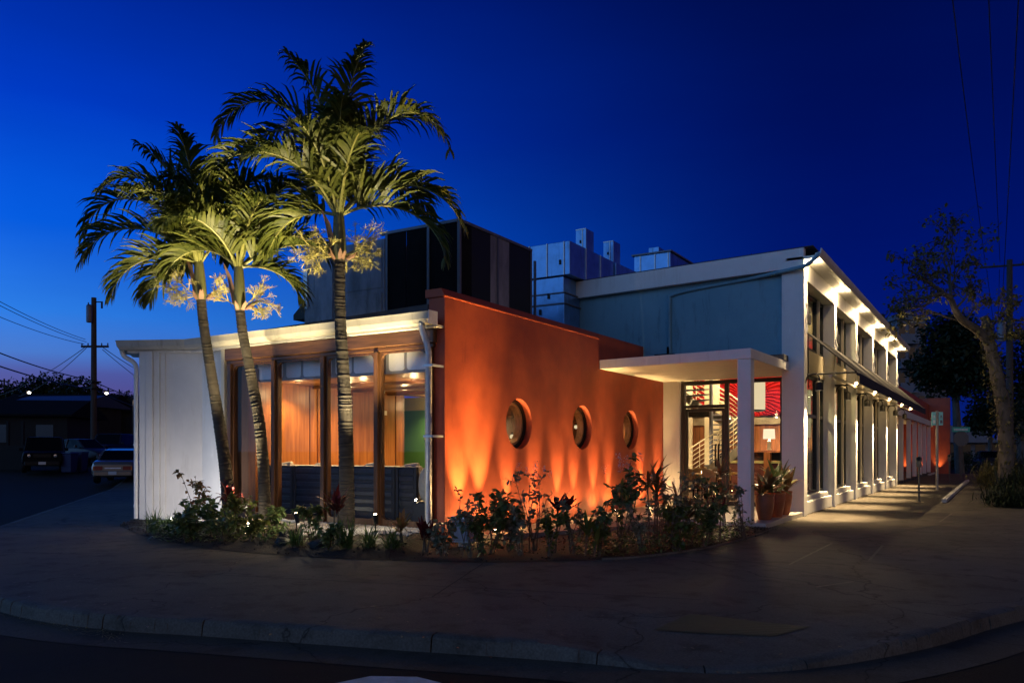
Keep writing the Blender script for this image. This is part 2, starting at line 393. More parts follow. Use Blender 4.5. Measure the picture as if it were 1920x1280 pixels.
M['bulkhead'] = mat('bulkhead_reflection_white', (.85, .83, .90), .5, var=.06)  # lavender white for the imitated reflections behind the upper glass
M['maroon'] = mat('maroon_wood', (.075, .018, .014), .4, var=.2)
M['concreteband'] = mat('raw_concrete_band', (.33, .29, .21), .8, var=.35, scale=2.5, bump=.4, bscale=8)
def weather(m, lo=.62, sc=1.6, stretch=(2.5, 2.5, .35)):
    t = m.node_tree; p = t.nodes['Principled BSDF']; c = N(t, 'ShaderNodeTexCoord'); mp = N(t, 'ShaderNodeMapping'); mp.inputs['Scale'].default_value = stretch
    t.links.new(c.outputs['Object'], mp.inputs[0]); nz = N(t, 'ShaderNodeTexNoise'); nz.inputs['Scale'].default_value = sc; nz.inputs['Detail'].default_value = 9; nz.inputs['Roughness'].default_value = .72
    t.links.new(mp.outputs[0], nz.inputs['Vector']); r = ramp(t, [(.33, (lo, lo * .98, lo * .95, 1)), (.46, (1, 1, 1, 1)), (.62, (1, 1, 1, 1)), (.72, (1.25, 1.25, 1.25, 1))], nz.outputs['Fac'])
    mx = N(t, 'ShaderNodeMix', data_type='RGBA', blend_type='MULTIPLY'); mx.inputs['Factor'].default_value = 1
    b = p.inputs['Base Color']
    if b.is_linked: t.links.new(b.links[0].from_socket, mx.inputs['A'])
    else: mx.inputs['A'].default_value = b.default_value
    t.links.new(r.outputs[0], mx.inputs['B']); t.links.new(mx.outputs['Result'], b)
M['glass'] = glassmat('window_glass', (.98, .985, .98), .35, .0)
M['glassdark'] = glassmat('facade_glass', (.70, .74, .68), .8, .0)
M['terracotta'] = mat('terracotta_pot', (.30, .085, .032), .5, var=.18, scale=6, bump=.08)
M['bark'] = mat('palm_bark', (.016, .013, .011), .85, col2=(.062, .05, .04), scale=5, stretch=(1, 1, 6), bump=.6, bscale=24)
M['shaft'] = mat('crownshaft_green', (.085, .10, .035), .5, col2=(.15, .14, .055), scale=3, stretch=(1, 1, .3))
M['bract'] = mat('dry_bract', (.22, .12, .075), .7, var=.3, scale=8, stretch=(1, 1, .2))
M['flower'] = mat('cream_inflorescence', (.42, .37, .12), .7, var=.25, scale=30)
M['frond'] = leafmat('palm_leaflets', (.045, .065, .012), (.15, .165, .036), .32)
M['rachis'] = mat('frond_rachis', (.26, .26, .08), .5, var=.2)
M['leafA'] = leafmat('glossy_green_leaves', (.065, .115, .04), (.15, .21, .07), .25, .35)
M['leafB'] = leafmat('grey_green_leaves', (.13, .16, .10), (.25, .28, .19), .25, .5)
M['leafC'] = leafmat('yellowish_leaves', (.07, .10, .018), (.16, .17, .04), .3, .4)
M['leafR'] = leafmat('dark_red_leaves', (.055, .010, .014), (.15, .022, .022), .25, .35)
M['leafRG'] = leafmat('bronze_green_leaves', (.08, .10, .04), (.25, .12, .05), .25, .35)
M['fern'] = leafmat('fern_blades', (.045, .095, .025), (.10, .18, .05), .3, .45)
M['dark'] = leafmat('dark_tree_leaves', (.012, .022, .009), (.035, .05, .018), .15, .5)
M['twigleaf'] = leafmat('sparse_tree_leaves', (.10, .10, .03), (.20, .17, .06), .25, .5)
M['stem'] = mat('shrub_stem', (.13, .10, .07), .8, var=.3, scale=9)
M['blossom'] = mat('lilac_blossom', (.46, .48, .66), .6, var=.2, scale=40)
M['treebark'] = mat('rough_tree_bark', (.05, .042, .034), .9, col2=(.14, .115, .09), scale=5, stretch=(1, 1, .35), bump=.9, bscale=12)
M['pole'] = mat('creosote_pole', (.055, .04, .032), .85, var=.3, scale=6, stretch=(1, 1, .1), bump=.3)
M['wire'] = mat('black_cable', (.012, .012, .013), .5)
for k_, lo_ in (('panelgrey', .5), ('duct', .6), ('teal', .72), ('white', .88), ('whitegrey', .86), ('gutterw', .7), ('mesh', .5), ('galv', .7), ('terracotta', .75)): weather(M[k_], lo_)
WARM = (1.0, .66, .30); WARM2 = (1.0, .71, .36); AMBER = (1.0, .60, .21)
M['lampw'] = emit('warm_lamp_lens', (1, .80, .50), 40)
M['bulb'] = emit('bulb_glow', (1, .72, .36), 14)
M['shade'] = emit('lit_lamp_shade', (1, .80, .50), 1.15)
M['drum'] = emit('lit_drum_shade', (1, .80, .47), .82)
M['farlamp'] = emit('far_lamp', (1, .93, .8), 14)

# ================================================================== ground, road, kerb, planting bed
def catmull(pts, n=6):
    pts = [Vector(p) for p in pts]; out = []
    for i in range(len(pts) - 1):
        p0 = pts[max(i - 1, 0)]; p1 = pts[i]; p2 = pts[i + 1]; p3 = pts[min(i + 2, len(pts) - 1)]
        for k in range(n):
            t = k / n
            out.append(.5 * ((2 * p1) + (p2 - p0) * t + (2 * p0 - 5 * p1 + 4 * p2 - p3) * t * t + (3 * p1 - p0 - 3 * p2 + p3) * t ** 3))
    out.append(pts[-1]); return out
def axis_vals(fine0, fine1, step, far):
    v = []; x = fine0
    while x <= fine1: v.append(x); x += step
    s = step; a = fine0
    while a > -far: s *= 1.5; a -= s; v.insert(0, a)
    s = step; a = v[-1]
    while a < far: s *= 1.5; a += s; v.append(a)
    return v
xs = axis_vals(-72, 12, 2.0, 900); ys = axis_vals(-8, 72, 2.0, 900)
b = MB()
for y in ys:
    for x in xs: b.v.append((x, y, -.14 + hfun(x, y)))
nx = len(xs)
for j in range(len(ys) - 1):
    for i in range(nx - 1):
        b.f.append((j * nx + i, j * nx + i + 1, (j + 1) * nx + i + 1, (j + 1) * nx + i)); b.m.append(0)
tag(b.build('street', M['asphalt'], smooth=True), kind='structure')

kc = catmull([(-16.6, 8.1), (-14.6, 6.75), (-12.6, 5.6), (-10.8, 4.85), (-9.36, 4.50), (-8.0, 4.36), (-6.9, 4.50), (-6.07, 4.76), (-4.25, 5.28), (-2.99, 5.66),
              (-2.2, 5.82), (-1.7, 6.05), (-1.2, 6.6), (-.66, 7.56), (-.25, 8.6), (.22, 9.73), (.85, 11.6), (1.35, 14.0), (1.6, 17), (1.6, 24), (1.6, 36), (1.6, 61)], 6)
def ztop(p):
    k = min(1, max(0, 1 - abs(p.x + 1.9) / 1.5)); k = k * k * (3 - 2 * k)
    return -.115 * k if p.y < 8 else 0.0
def normal(c, i):
    t = (c[min(i + 1, len(c) - 1)] - c[max(i - 1, 0)]).normalized()
    return Vector((t.y, -t.x))            # points to the road
def off(c, d): return [c[i] + normal(c, i) * d for i in range(len(c))]
inner = off(kc, -1.25)
b = MB()
n = len(kc)
for i in range(n - 1):
    b.quad((*inner[i], 0), (*kc[i], ztop(kc[i])), (*kc[i + 1], ztop(kc[i + 1])), (*inner[i + 1], 0))
b.f.append(tuple(range(len(b.v), len(b.v) + n + 3))); b.m.append(0)
b.v += [(*p, 0) for p in inner] + [(-9, 61, 0), (-9, 21, 0), (-14.2, 11.0, 0)]
# side street pavement, climbing away
L0 = Vector((-16.6, 8.1)); dv = Vector((-18.2, 14.7)).normalized(); nv = Vector((-dv.y * -1, dv.x * -1)) * -1
nv = Vector((.628, .778))
for k in range(30):
    p, q = L0 + dv * k * 1.3, L0 + dv * (k + 1) * 1.3
    P2, Q2 = p + nv * 3.4, q + nv * 3.4
    b.quad((*p, hfun(*p)), (*P2, hfun(*P2)), (*Q2, hfun(*Q2)), (*q, hfun(*q)))
tag(b.build('sidewalk', M['pave']), kind='structure')

b = MB()
def kerb_run(c, zt, step, w=.16):
    seg = 0
    for i in range(len(c) - 1):
        a0, a1 = c[i], c[i + 1]; n0, n1 = normal(c, i), normal(c, i + 1)
        gap = .012 if i % step == 0 else 0
        t = (a1 - a0).normalized(); a0 = a0 + t * gap
        z0, z1 = zt(a0), zt(a1)
        h0, h1 = hfun(*a0), hfun(*a1)
        prof = lambda a, nn, z, h: [(*(a - nn * 0), z + .004 + h), (*(a + nn * (w - .035 + random.uniform(-.008, .008))), z + .004 + h), (*(a + nn * (w - .008 + random.uniform(-.008, .006))), z - .016 + h), (*(a + nn * (w + random.uniform(-.006, .004))), max(z - .05, -.138) + h), (*(a + nn * (w + .012)), -.15 + h), (*a, -.15 + h)]
        A, B_ = prof(a0, n0, z0, h0), prof(a1, n1, z1, h1)
        k = len(b.v); b.v += A + B_; m = len(A)
        for j in range(m): b.f.append((k + j, k + (j + 1) % m, k + m + (j + 1) % m, k + m + j)); b.m.append(0)
        b.f.append(tuple(k + j for j in range(m))); b.f.append(tuple(k + 2 * m - 1 - j for j in range(m))); b.m += [0, 0]
kerb_run(kc, ztop, 7)
side = [L0 + dv * k * 1.3 for k in range(30, -1, -1)]
kerb_run(side, lambda p: 0, 3)
tag(b.build('kerb', M['kerb'], smooth=True), kind='structure')
b = MB()
g0 = off(kc, .17); g1 = off(kc, .66)
for i in range(n - 1):
    b.quad((*g0[i], -.128), (*g1[i], -.136), (*g1[i + 1], -.136), (*g0[i + 1], -.128))
tag(b.build('gutter_apron', M['gutter']), kind='structure')
b = MB()
b.quad((-4.02, 4.15, -.134), (-3.35, 3.2, -.134), (-3.0, 3.4, -.134), (-3.38, 4.57, -.134), (-3.62, 4.60, -.134), (-3.92, 4.44, -.134))
tag(b.build('crosswalk_marking', M['mark']), kind='structure')
def ring_z(x, y):
    i = min(range(len(kc)), key=lambda k: (kc[k].x - x) ** 2 + (kc[k].y - y) ** 2)
    d = math.hypot(kc[i].x - x, kc[i].y - y); return ztop(kc[i]) * max(0, 1 - d / 1.25)
b = MB(); cq = [Vector(q) for q in ((-2.55, 6.50), (-1.62, 6.82), (-1.42, 7.25), (-2.45, 7.15))]
gp_ = [[(cq[0].lerp(cq[1], i / 12)).lerp(cq[3].lerp(cq[2], i / 12), j / 8) for i in range(13)] for j in range(9)]
for j in range(8):
    for i in range(12): b.quad(*[(q.x, q.y, ring_z(*q) + .007) for q in (gp_[j][i], gp_[j][i + 1], gp_[j + 1][i + 1], gp_[j + 1][i])])
tag(b.build('worn_patch_marking', M['tactile']), kind='structure')
# saw-cut joints and a few faded utility marks in the pavement
b = MB()
def line(p, q, w, z=.003):
    p, q = Vector(p), Vector(q); t = (q - p).normalized(); s = Vector((-t.y, t.x)) * w
    b.quad((*(p - s), z), (*(q - s), z), (*(q + s), z), (*(p + s), z))
for p, q in [((-8.6, 8.15), (-10.2, 6.0)), ((-5.9, 8.9), (-5.0, 6.6)), ((-3.9, 11.6), (-.9, 9.6)), ((-3.3, 14.6), (1.0, 13.4)), ((-3.2, 17.6), (1.5, 17.6)), ((-11.6, 8.2), (-12.4, 6.8)), ((-3.2, 21.6), (1.5, 21.6)), ((-2.6, 13.0), (-.2, 21.5)), ((-9.0, 6.2), (-2.6, 7.9)), ((-3.2, 26), (-1.5, 26)), ((-3.2, 31), (-1.5, 31))]:
    line(p, q, .009)
tag(b.build('pavement_joints', mat('joint_gap', (.02, .018, .016), .95)), kind='structure')
b = MB()
for a, c in [((1480, 1058), (1560, 1018)), ((1630, 1050), (1655, 1022)), ((1530, 1100), (1600, 1090)), ((1762, 978), (1785, 962))]:
    d0 = F_PX * EYE / (a[1] - 845); d1 = F_PX * EYE / (c[1] - 845)
    line(gnd(a[0], d0).xy, gnd(c[0], d1).xy, .018, .0035)
tag(b.build('utility_marking', mat('faded_paint', (.145, .12, .085), .8, var=.4, scale=12)), kind='structure')

# ---- planting bed between pavement and building
bo = catmull([(-15.0, 9.55), (-14.2, 9.2), (-12.9, 8.66), (-11.46, 8.27), (-10.24, 8.05), (-8.57, 8.14), (-7.44, 8.42), (-5.97, 8.98), (-4.87, 9.92), (-4.30, 10.7), (-3.86, 12.34), (-3.72, 14.46), (-3.78, 15.7)], 5)
bi = catmull([(-14.9, 9.95), (-14.2, 10.35), (-13.2, 10.55), (-12.2, 10.56), (-11.0, 10.56), (-9.6, 10.56), (-8.2, 10.5), (-7.6, 11.0), (-7.4, 12.3), (-7.0, 13.6), (-6.4, 14.8), (-5.6, 15.6), (-4.2, 15.78)], 5)
def bedz(i, t):
    x = bi[i].x
    hi = .2 if -13.2 < x < -7.9 else (.1 if x < -13 else .02)
    return .012 + (hi - .012) * min(1, t * 1.4) if t > 0 else .008
b = MB(); K = 10
for i in range(len(bo)):
    for k in range(K + 1):
        t = k / K; p = bo[i].lerp(bi[i], t)
        b.v.append((p.x, p.y, bedz(i, t) + (random.uniform(-.015, .025) if 0 < k < K else 0)))
for i in range(len(bo) - 1):
    for k in range(K):
        b.f.append((i * (K + 1) + k, (i + 1) * (K + 1) + k, (i + 1) * (K + 1) + k + 1, i * (K + 1) + k + 1)); b.m.append(0)
tag(b.build('planting_bed', M['soil'], smooth=True), kind='structure')
def bed_height(x, y):
    best = None
    for i in range(len(bo)):
        a, c = bo[i], bi[i]; ac = c - a; t = max(0, min(1, (Vector((x, y)) - a).dot(ac) / max(ac.length_squared, 1e-6)))
        d = ((a + ac * t) - Vector((x, y))).length
        if best is None or d < best[0]: best = (d, bedz(i, t))
    return best[1]
b = MB()   # thin pale edging strip at the right of the bed
be = [p for p in bo if p.x > -4.75]
for i in range(len(be) - 1):
    n0, n1 = normal(be, i), normal(be, i + 1)
    a, c = be[i], be[i + 1]
    b.quad((*a, .03), (*c, .03), (*(c + n1 * .035), .03), (*(a + n0 * .035), .03)); b.quad((*(a + n0 * .035), .03), (*(c + n1 * .035), .03), (*(c + n1 * .035), .0), (*(a + n0 * .035), .0))
tag(b.build('bed_edging', M['kerb']), 'thin pale edging strip round the right end of the planting bed', 'edging')
# white gravel under the big windows
b = MB(); rg = random.Random(3)
def pebble(b, c, r):
    k = len(b.v); q = [rg.uniform(.6, 1.2) * r for _ in range(6)]; a = rg.uniform(0, 6.28); ca, sa = math.cos(a), math.sin(a)
    pts = [(q[0], 0, 0), (0, q[1], 0), (-q[2], 0, 0), (0, -q[3], 0), (0, 0, q[4] * .8), (0, 0, -q[5] * .5)]
    b.v += [(c[0] + x * ca - y * sa, c[1] + x * sa + y * ca, c[2] + z) for x, y, z in pts]
    for f in ((0, 1, 4), (1, 2, 4), (2, 3, 4), (3, 0, 4), (1, 0, 5), (2, 1, 5), (3, 2, 5), (0, 3, 5)): b.f.append(tuple(k + i for i in f)); b.m.append(0)
for _ in range(5200):
    x = rg.uniform(-12.95, -7.85); y0 = 9.55 + .35 * math.sin(x * 2.1) + (.25 if x < -10.5 else -.25 * max(0, 1 - abs(x + 8.6)))
    y = rg.uniform(y0, 10.53)
    pebble(b, (x, y, bed_height(x, y) + .012), rg.uniform(.014, .034))
tag(b.build('gravel', M['gravel'], org=(-10.4, 10.1, .15)), 'pale crushed gravel under the big timber windows', 'gravel', kind='stuff')

b = MB(); rg = random.Random(5)      # leaf litter / clods on the soil
for _ in range(1500):
    i = rg.randrange(len(bo)); t = rg.uniform(.02, .9); p = bo[i].lerp(bi[i], t)
    pebble(b, (p.x + rg.uniform(-.15, .15), p.y, bedz(i, t) + .008), rg.uniform(.008, .028))
tag(b.build('soil_clods', M['soil']), 'dark clods of soil strewn over the planting bed', 'soil', kind='stuff')

b = MB()
b.prism([(-7.75, 11.25), (-7.12, 11.37), (-6.6, 12.5), (-6.08, 13.9), (-5.9, 15.75), (-7.75, 15.75)], -.05, .1)
tag(b.build('concrete_ledge', mat('ledge_concrete', (.26, .20, .17), .75, var=.2, scale=3), bev=.01, org=(-7, 13.5, 0)), 'low concrete ledge along the foot of the orange wall', 'ledge')

# ================================================================== the low corner wing
XO, YO = -7.77, 10.62
wing = thing('corner_restaurant_wing', 'low corner building with burnt orange porthole wall and tall timber windows', 'building', (-10.5, 12, 0))
def circle_cell(b, yc, zc, r, hs, x, nseg=48):
    P = []; Q = []
    for k in range(nseg):
        a = 2 * math.pi * k / nseg; c, s = math.cos(a), math.sin(a)
        P.append((x, yc + r * c, zc + r * s)); f = hs / max(abs(c), abs(s)); Q.append((x, yc + f * c, zc + f * s))
    for k in range(nseg):
        j = (k + 1) % nseg; b.quad(P[k], P[j], Q[j], Q[k])
HOLES = [(12.97, 2.01), (15.63, 2.01), (18.28, 2.02)]; HR = .475; HS = .62
b = MB(); Y1 = 20.46
for x in (XO, XO - .32):
    ycuts = [YO - .02] + sum([[c[0] - HS, c[0] + HS] for c in HOLES], []) + [Y1]
    for i in range(len(ycuts) - 1):
        y0, y1 = ycuts[i], ycuts[i + 1]
        hole = i % 2 == 1
        zs = [(-.12, 3.34)] if not hole else [(-.12, HOLES[i // 2][1] - HS), (HOLES[i // 2][1] + HS, 3.34)]
        for z0, z1 in zs: b.quad((x, y0, z0), (x, y1, z0), (x, y1, z1), (x, y0, z1))
        if hole: circle_cell(b, HOLES[i // 2][0], HOLES[i // 2][1], HR, HS, x)
    b.quad((x, YO - .02, 3.34), (x, 16.46, 3.34), (x, 16.46, 4.02), (x, YO - .02, 4.02))
for yc, zc in HOLES:
    for k in range(48):
        a0, a1 = 2 * math.pi * k / 48, 2 * math.pi * (k + 1) / 48
        p, q = (yc + HR * math.cos(a0), zc + HR * math.sin(a0)), (yc + HR * math.cos(a1), zc + HR * math.sin(a1))
        b.quad((XO, *p), (XO, *q), (XO - .32, *q), (XO - .32, *p))
yw = YO - .02
b.quad((XO, yw, -.12), (XO - .32, yw, -.12), (XO - .32, yw, 3.34), (XO, yw, 3.34)); b.quad((XO, yw, 3.34), (XO - .32, yw, 3.34), (XO - .32, yw, 4.02), (XO, yw, 4.02))
b.quad((XO, 16.46, 3.34), (XO - .32, 16.46, 3.34), (XO - .32, 16.46, 4.02), (XO, 16.46, 4.02))
b.quad((XO, 16.46, 3.34), (XO, Y1, 3.34), (XO - .32, Y1, 3.34), (XO - .32, 16.46, 3.34))
owall = b.build('orange_wall', M['orange'], wing)
b = MB()
b.extrude([(XO - .38, 4.02), (XO + .012, 4.02), (XO + .012, 4.045), (XO - .05, 4.16), (XO - .38, 4.16)], YO - .05, 16.47, 'y')
b.build('parapet_cap', M['orange'], wing, bev=.008)
b = MB(); b.box(-8.2, -7.83, 16.48, 20.9, 3.36, 4.16)
b.build('rear_parapet', M['orange'], wing, bev=.01)
for yc, zc in HOLES:
    b = MB(); b.lathe([(HR - .005, -.20), (HR - .005, -.13), (HR - .07, -.13), (HR - .07, -.20), (HR - .005, -.20)], (XO, yc, zc), 48, 'x')
    pr = b.build('porthole', M['black'], wing, smooth=True)
    b = MB(); b.lathe([(HR - .07, -.30), (HR - .07, -.165), (HR - .115, -.165), (HR - .135, -.30), (HR - .07, -.30)], (XO, yc, zc), 48, 'x')
    b.build('timber_ring', M['ringwood'], pr, smooth=True)
    b = MB(); b.lathe([(.001, -.275), (HR - .12, -.275), (HR - .12, -.265), (.001, -.265)], (XO, yc, zc), 48, 'x')
    b.build('pane', M['glass'], pr)

# timber window wall
XL, XRr = -12.98, -7.99
posts = [-12.93, -11.70, -10.43, -9.17, -8.04]
b = MB(); b.box(XL - .07, XRr + .06, 10.50, 10.74, 3.27, 3.50); b.box(XL - .05, XRr + .03, 10.535, 10.72, 3.20, 3.268)
b.build('timber_header', M['oakx'], wing, bev=.012)
b = MB(); b.box(XL - .07, XRr + .06, 10.52, 10.74, .10, .22); b.build('timber_sill', M['oakx'], wing, bev=.01)
b = MB(); b.box(XL - .07, XRr + .06, 10.50, 10.74, -.1, .095); b.build('concrete_plinth', M['whitegrey'], wing, bev=.008)
for x in posts:
    w = .044 if x not in (posts[0], posts[-1]) else .05
    b = MB(); b.box(x - w, x + w, 10.505, 10.70, .222, 3.198); b.build('timber_post', M['oak'], wing, bev=.01)
def rounded(x0, x1, z0, z1, r, n=8):
    pts = []
    for cx, cz, a in ((x1 - r, z1 - r, 0), (x0 + r, z1 - r, 90), (x0 + r, z0 + r, 180), (x1 - r, z0 + r, 270)):
        for k in range(n + 1): t = R(a + 90 * k / n); pts.append((cx + r * math.cos(t), cz + r * math.sin(t)))
    return pts
def rframe(b, X0, X1, Z0, Z1, ins, r, y0, y1, bot=None):
    inn = rounded(X0 + ins, X1 - ins, Z0 + (bot or ins), Z1 - ins, r); n = len(inn); cx, cz = (X0 + X1) / 2, (Z0 + Z1) / 2
    out = []
    for k in range(n):
        q, i = divmod(k, n // 4); t = i / (n // 4 - 1)
        c = [((X1, (cz)), (X1, Z1), ((cx), Z1)), ((cx, Z1), (X0, Z1), (X0, cz)), ((X0, cz), (X0, Z0), (cx, Z0)), ((cx, Z0), (X1, Z0), (X1, cz))][q]
        # outer points stay on the straight edges, corner at mid index
        p = inn[k]
        if t < .5: out.append((c[0][0], p[1]) if q % 2 == 0 else (p[0], c[0][1]))
        elif t > .5: out.append((p[0], c[2][1]) if q % 2 == 0 else (c[2][0], p[1]))
        else: out.append(c[1])
    for k in range(n):
        j = (k + 1) % n
        for y in (y0, y1): b.quad((inn[k][0], y, inn[k][1]), (inn[j][0], y, inn[j][1]), (out[j][0], y, out[j][1]), (out[k][0], y, out[k][1]))
        b.quad((inn[k][0], y0, inn[k][1]), (inn[j][0], y0, inn[j][1]), (inn[j][0], y1, inn[j][1]), (inn[k][0], y1, inn[k][1]))
        b.quad((out[k][0], y0, out[k][1]), (out[j][0], y0, out[j][1]), (out[j][0], y1, out[j][1]), (out[k][0], y1, out[k][1]))
for i in range(4):
    a = posts[i] + (.050 if i else .052); c = posts[i + 1] - (.050 if i < 3 else .052)
    b = MB(); rframe(b, a, c, .223, 3.197, .036, .11, 10.56, 10.63, .10)
    f = b.build('window_frame', M['oak'], wing)
    b = MB(); b.box(a + .02, c - .02, 10.595, 10.603, .26, 3.18); b.build('pane', M['glass'], f)
# narrow trim between timber and the plain wall
b = MB(); b.box(XL - .17, XL - .075, 10.50, 10.72, .0, 3.50); b.build('corner_trim', M['cream'], wing, bev=.008)

# plain white return wall, flaring toward the side street
W = [(-13.15, 10.66), (-13.95, 10.72), (-15.12, 10.06), (-22.0, 15.6)]
b = MB()
b.prism([(-13.15, 10.62), (-13.95, 10.68), (-14.0, 10.95), (-13.15, 10.95)], -.1, 3.54)
b.build('pale_wall', M['white'], wing)
b = MB(); b.prism([(-13.952, 10.68), (-14.95, 10.12), (-15.07, 10.02), (-21.9, 15.5), (-21.6, 15.9), (-15.1, 10.5), (-14.02, 10.96)], -.1, 3.54)
b.build('white_wall', M['whitegrey'], wing)
# pilaster boards at the outer corner
d1 = (Vector((-15.12, 10.06)) - Vector((-13.95, 10.72))).normalized(); n1 = Vector((d1.y, -d1.x)) * -1
n1 = Vector((-d1.y, d1.x)); n1 = n1 if n1.y < 0 else -n1
e = Vector((-15.05, 10.06))
for k, (s0, s1, t) in enumerate([(-.02, .12, .055), (.125, .27, .09), (.275, .40, .06), (.405, .50, .03)]):
    p, q = e - d1 * s0, e - d1 * s1
    b = MB(); b.prism([tuple(p), tuple(q), tuple(q + n1 * t), tuple(p + n1 * t)], -.05, 3.53); b.build('pilaster_board', M['whitegrey'], wing, bev=.006)

# eave gutter, following the bend
def sweep(b, path, prof):
    """prof (outward, z) swept along a plan polyline with mitres; outward is to the right of travel"""
    path = [Vector(p) for p in path]; rows = []
    for i, p in enumerate(path):
        a = (path[i] - path[i - 1]).normalized() if i else (path[1] - path[0]).normalized()
        c = (path[i + 1] - path[i]).normalized() if i < len(path) - 1 else a
        na, nc = Vector((a.y, -a.x)), Vector((c.y, -c.x)); m = (na + nc).normalized(); k = 1 / max(.3, m.dot(na))
        rows.append([(p.x + m.x * o * k, p.y + m.y * o * k, z) for o, z in prof])
    n = len(prof); s = len(b.v)
    for r in rows: b.v += r
    for i in range(len(rows) - 1):
        for j in range(n): b.f.append((s + i * n + j, s + i * n + (j + 1) % n, s + (i + 1) * n + (j + 1) % n, s + (i + 1) * n + j)); b.m.append(0)
    b.f.append(tuple(s + j for j in range(n))); b.f.append(tuple(s + (len(rows) - 1) * n + n - 1 - j for j in range(n))); b.m += [0, 0]
eave = [(-15.9, 10.45), (-15.28, 9.92), (-14.05, 10.50), (-7.80, 10.44)]
b = MB(); sweep(b, eave, [(0, 3.545), (.16, 3.56), (.20, 3.62), (.215, 3.70), (.225, 3.735), (.19, 3.74), (.18, 3.70), (.0, 3.70)])
b.build('eave_gutter', M['gutterw'], wing)
b = MB(); b.box(-7.80, -7.795, 10.20, 10.44, 3.53, 3.75); b.build('gutter_end', M['galv'], wing)
b = MB(); sweep(b, eave, [(-.35, 3.505), (.02, 3.505), (.02, 3.543), (-.35, 3.543)]); b.build('soffit_board', M['whitegrey'], wing)
b = MB()
rp = [(-15.25, 9.96, 3.725), (-14.05, 10.50, 3.725), (-8.1, 10.44, 3.725), (-8.1, 20.3, 3.95), (-18, 20.3, 3.95), (-21.6, 15.7, 3.8)]
b.prism([(p[0], p[1]) for p in rp], [p[2] - .15 for p in rp], [p[2] for p in rp]); b.build('flat_roof', M['roof'], wing)
b = MB()     # raised felt kerb behind the gutter, climbing to the orange parapet
b.prism([(-13.6, 10.62), (-8.1, 10.58), (-8.1, 10.90), (-13.6, 10.94)], [3.70] * 4, [3.78, 3.93, 3.93, 3.78]); b.build('roof_upstand', M['roof'], wing, bev=.02)
b = MB(); b.box(-14.95, -13.9, 10.7, 12.2, 3.70, 3.80); b.build('roof_hatch', M['roof'], wing, bev=.02)

# downspouts
def corr(b, pts, r, pitch=.022, n=14):
    pts = catmull(pts, 10); L = 0; out = []; rad = []
    for i in range(len(pts) - 1):
        seg = (pts[i + 1] - pts[i]); k = max(1, int(seg.length / (pitch / 2)))
        for j in range(k): out.append(pts[i] + seg * j / k); rad.append(r * (1.04 if len(out) % 2 else .93))
    b.tube(out, rad, n)
b = MB(); corr(b, [(-8.02, 10.30, 3.56), (-8.0, 10.33, 3.40), (-7.93, 10.36, 3.15), (-7.92, 10.37, 2.8), (-7.92, 10.37, 1.6), (-7.92, 10.37, .30), (-7.90, 10.35, .14), (-7.78, 10.27, .07)], .052)
ds = b.build('corrugated_downspout', M['galv'], wing, smooth=True)
b = MB()
for z in (2.86, 1.72, .3): b.box(-7.99, -7.80, 10.31, 10.335, z, z + .035); b.box(-7.82, -7.79, 10.31, 10.60, z, z + .035)
b.build('pipe_bracket', M['galv'], ds)
b = MB(); b.tube([(-7.82, 10.29, .085), (-7.68, 10.2, .05)], [.06, .064], 14); b.build('pipe_outlet', M['gutterw'], ds, smooth=True)
b = MB(); P_ = catmull([(-15.42, 9.85, 3.6), (-15.40, 9.90, 3.45), (-15.25, 10.0, 3.33), (-15.17, 10.02, 3.2), (-15.17, 10.02, 2.9)], 6) + [Vector((-15.17, 10.02, .12))]
b.tube(P_, .045, 12)
for z in (3.0, 1.6, .35): b.tube([(-15.17, 10.02, z), (-15.17, 10.02, z + .05)], .055, 12)
b.build('white_downspout', M['whitegrey'], wing, smooth=True)

# ---- lounge behind the timber windows
b = MB(); b.box(-12.6, -8.1, 10.76, 20.3, .02, .2); b.build('lounge_floor', M['floor'], wing)
b = MB(); b.box(-12.6, -8.1, 11.02, 20.3, 2.86, 2.98); b.build('lounge_ceiling', M['ceil'], wing)
b = MB()
for y in (12.2, 13.4, 14.6): b.box(-12.38, -8.1, y, y + .08, 2.80, 2.858)
b.build('ceiling_batten', M['oakx'], wing)
b = MB(); b.box(-12.6, -12.4, 10.71, 15.2, .2, 2.86); wl = b.build('veneer_wall', M['panel'], wing)
b = MB()
for y in (11.32, 12.13, 12.35, 13.2, 13.42, 14.32, 14.92): b.box(-12.398, -12.385, y, y + .02, .2, 2.86)
b.build('panel_joint', M['maroon'], wl)
b = MB(); b.box(-12.397, -12.385, 14.42, 14.60, 2.34, 2.44); b.build('wall_plate', M['white'], wl)
b = MB(); b.box(-13.6, -10.4, 16.22, 16.35, .2, 2.53); gw = b.build('green_wall', M['green'], wing)
b = MB(); b.box(-13.6, -10.4, 16.2, 16.36, 2.532, 2.86); b.build('olive_band', M['olive'], wing)
b = MB(); b.box(-12.62, -12.40, 15.202, 15.26, .2, 2.86); b.build('wall_end', M['oak'], wing)
b = MB(); b.box(-13.12, -12.602, 10.82, 10.9, .1, 3.5); b.build('wall_return', M['oak'], wing)
b = MB(); b.box(-12.5, -12.33, 16.195, 16.218, 1.78, 1.92); b.build('switch_plate', M['cream'], gw)
b = MB(); b.box(-8.3, -8.1, 10.76, 12.3, .2, 2.86); b.build('inner_wall', M['cream'], wing)
b = MB(); b.box(-13.6, -8.1, 20.2, 20.3, .2, 2.86); b.build('back_wall', M['bar'], wing)
b = MB(); b.box(-10.38, -10.3, 16.22, 20.2, .2, 2.86); b.build('corridor_wall', M['bar'], wing)
b = MB(); [b.box(-10.298, -10.1, 16.5, 20.1, z, z + .05) for z in (1.2, 1.75, 2.3)]; b.build('wall_shelf', M['oakx'], wing)
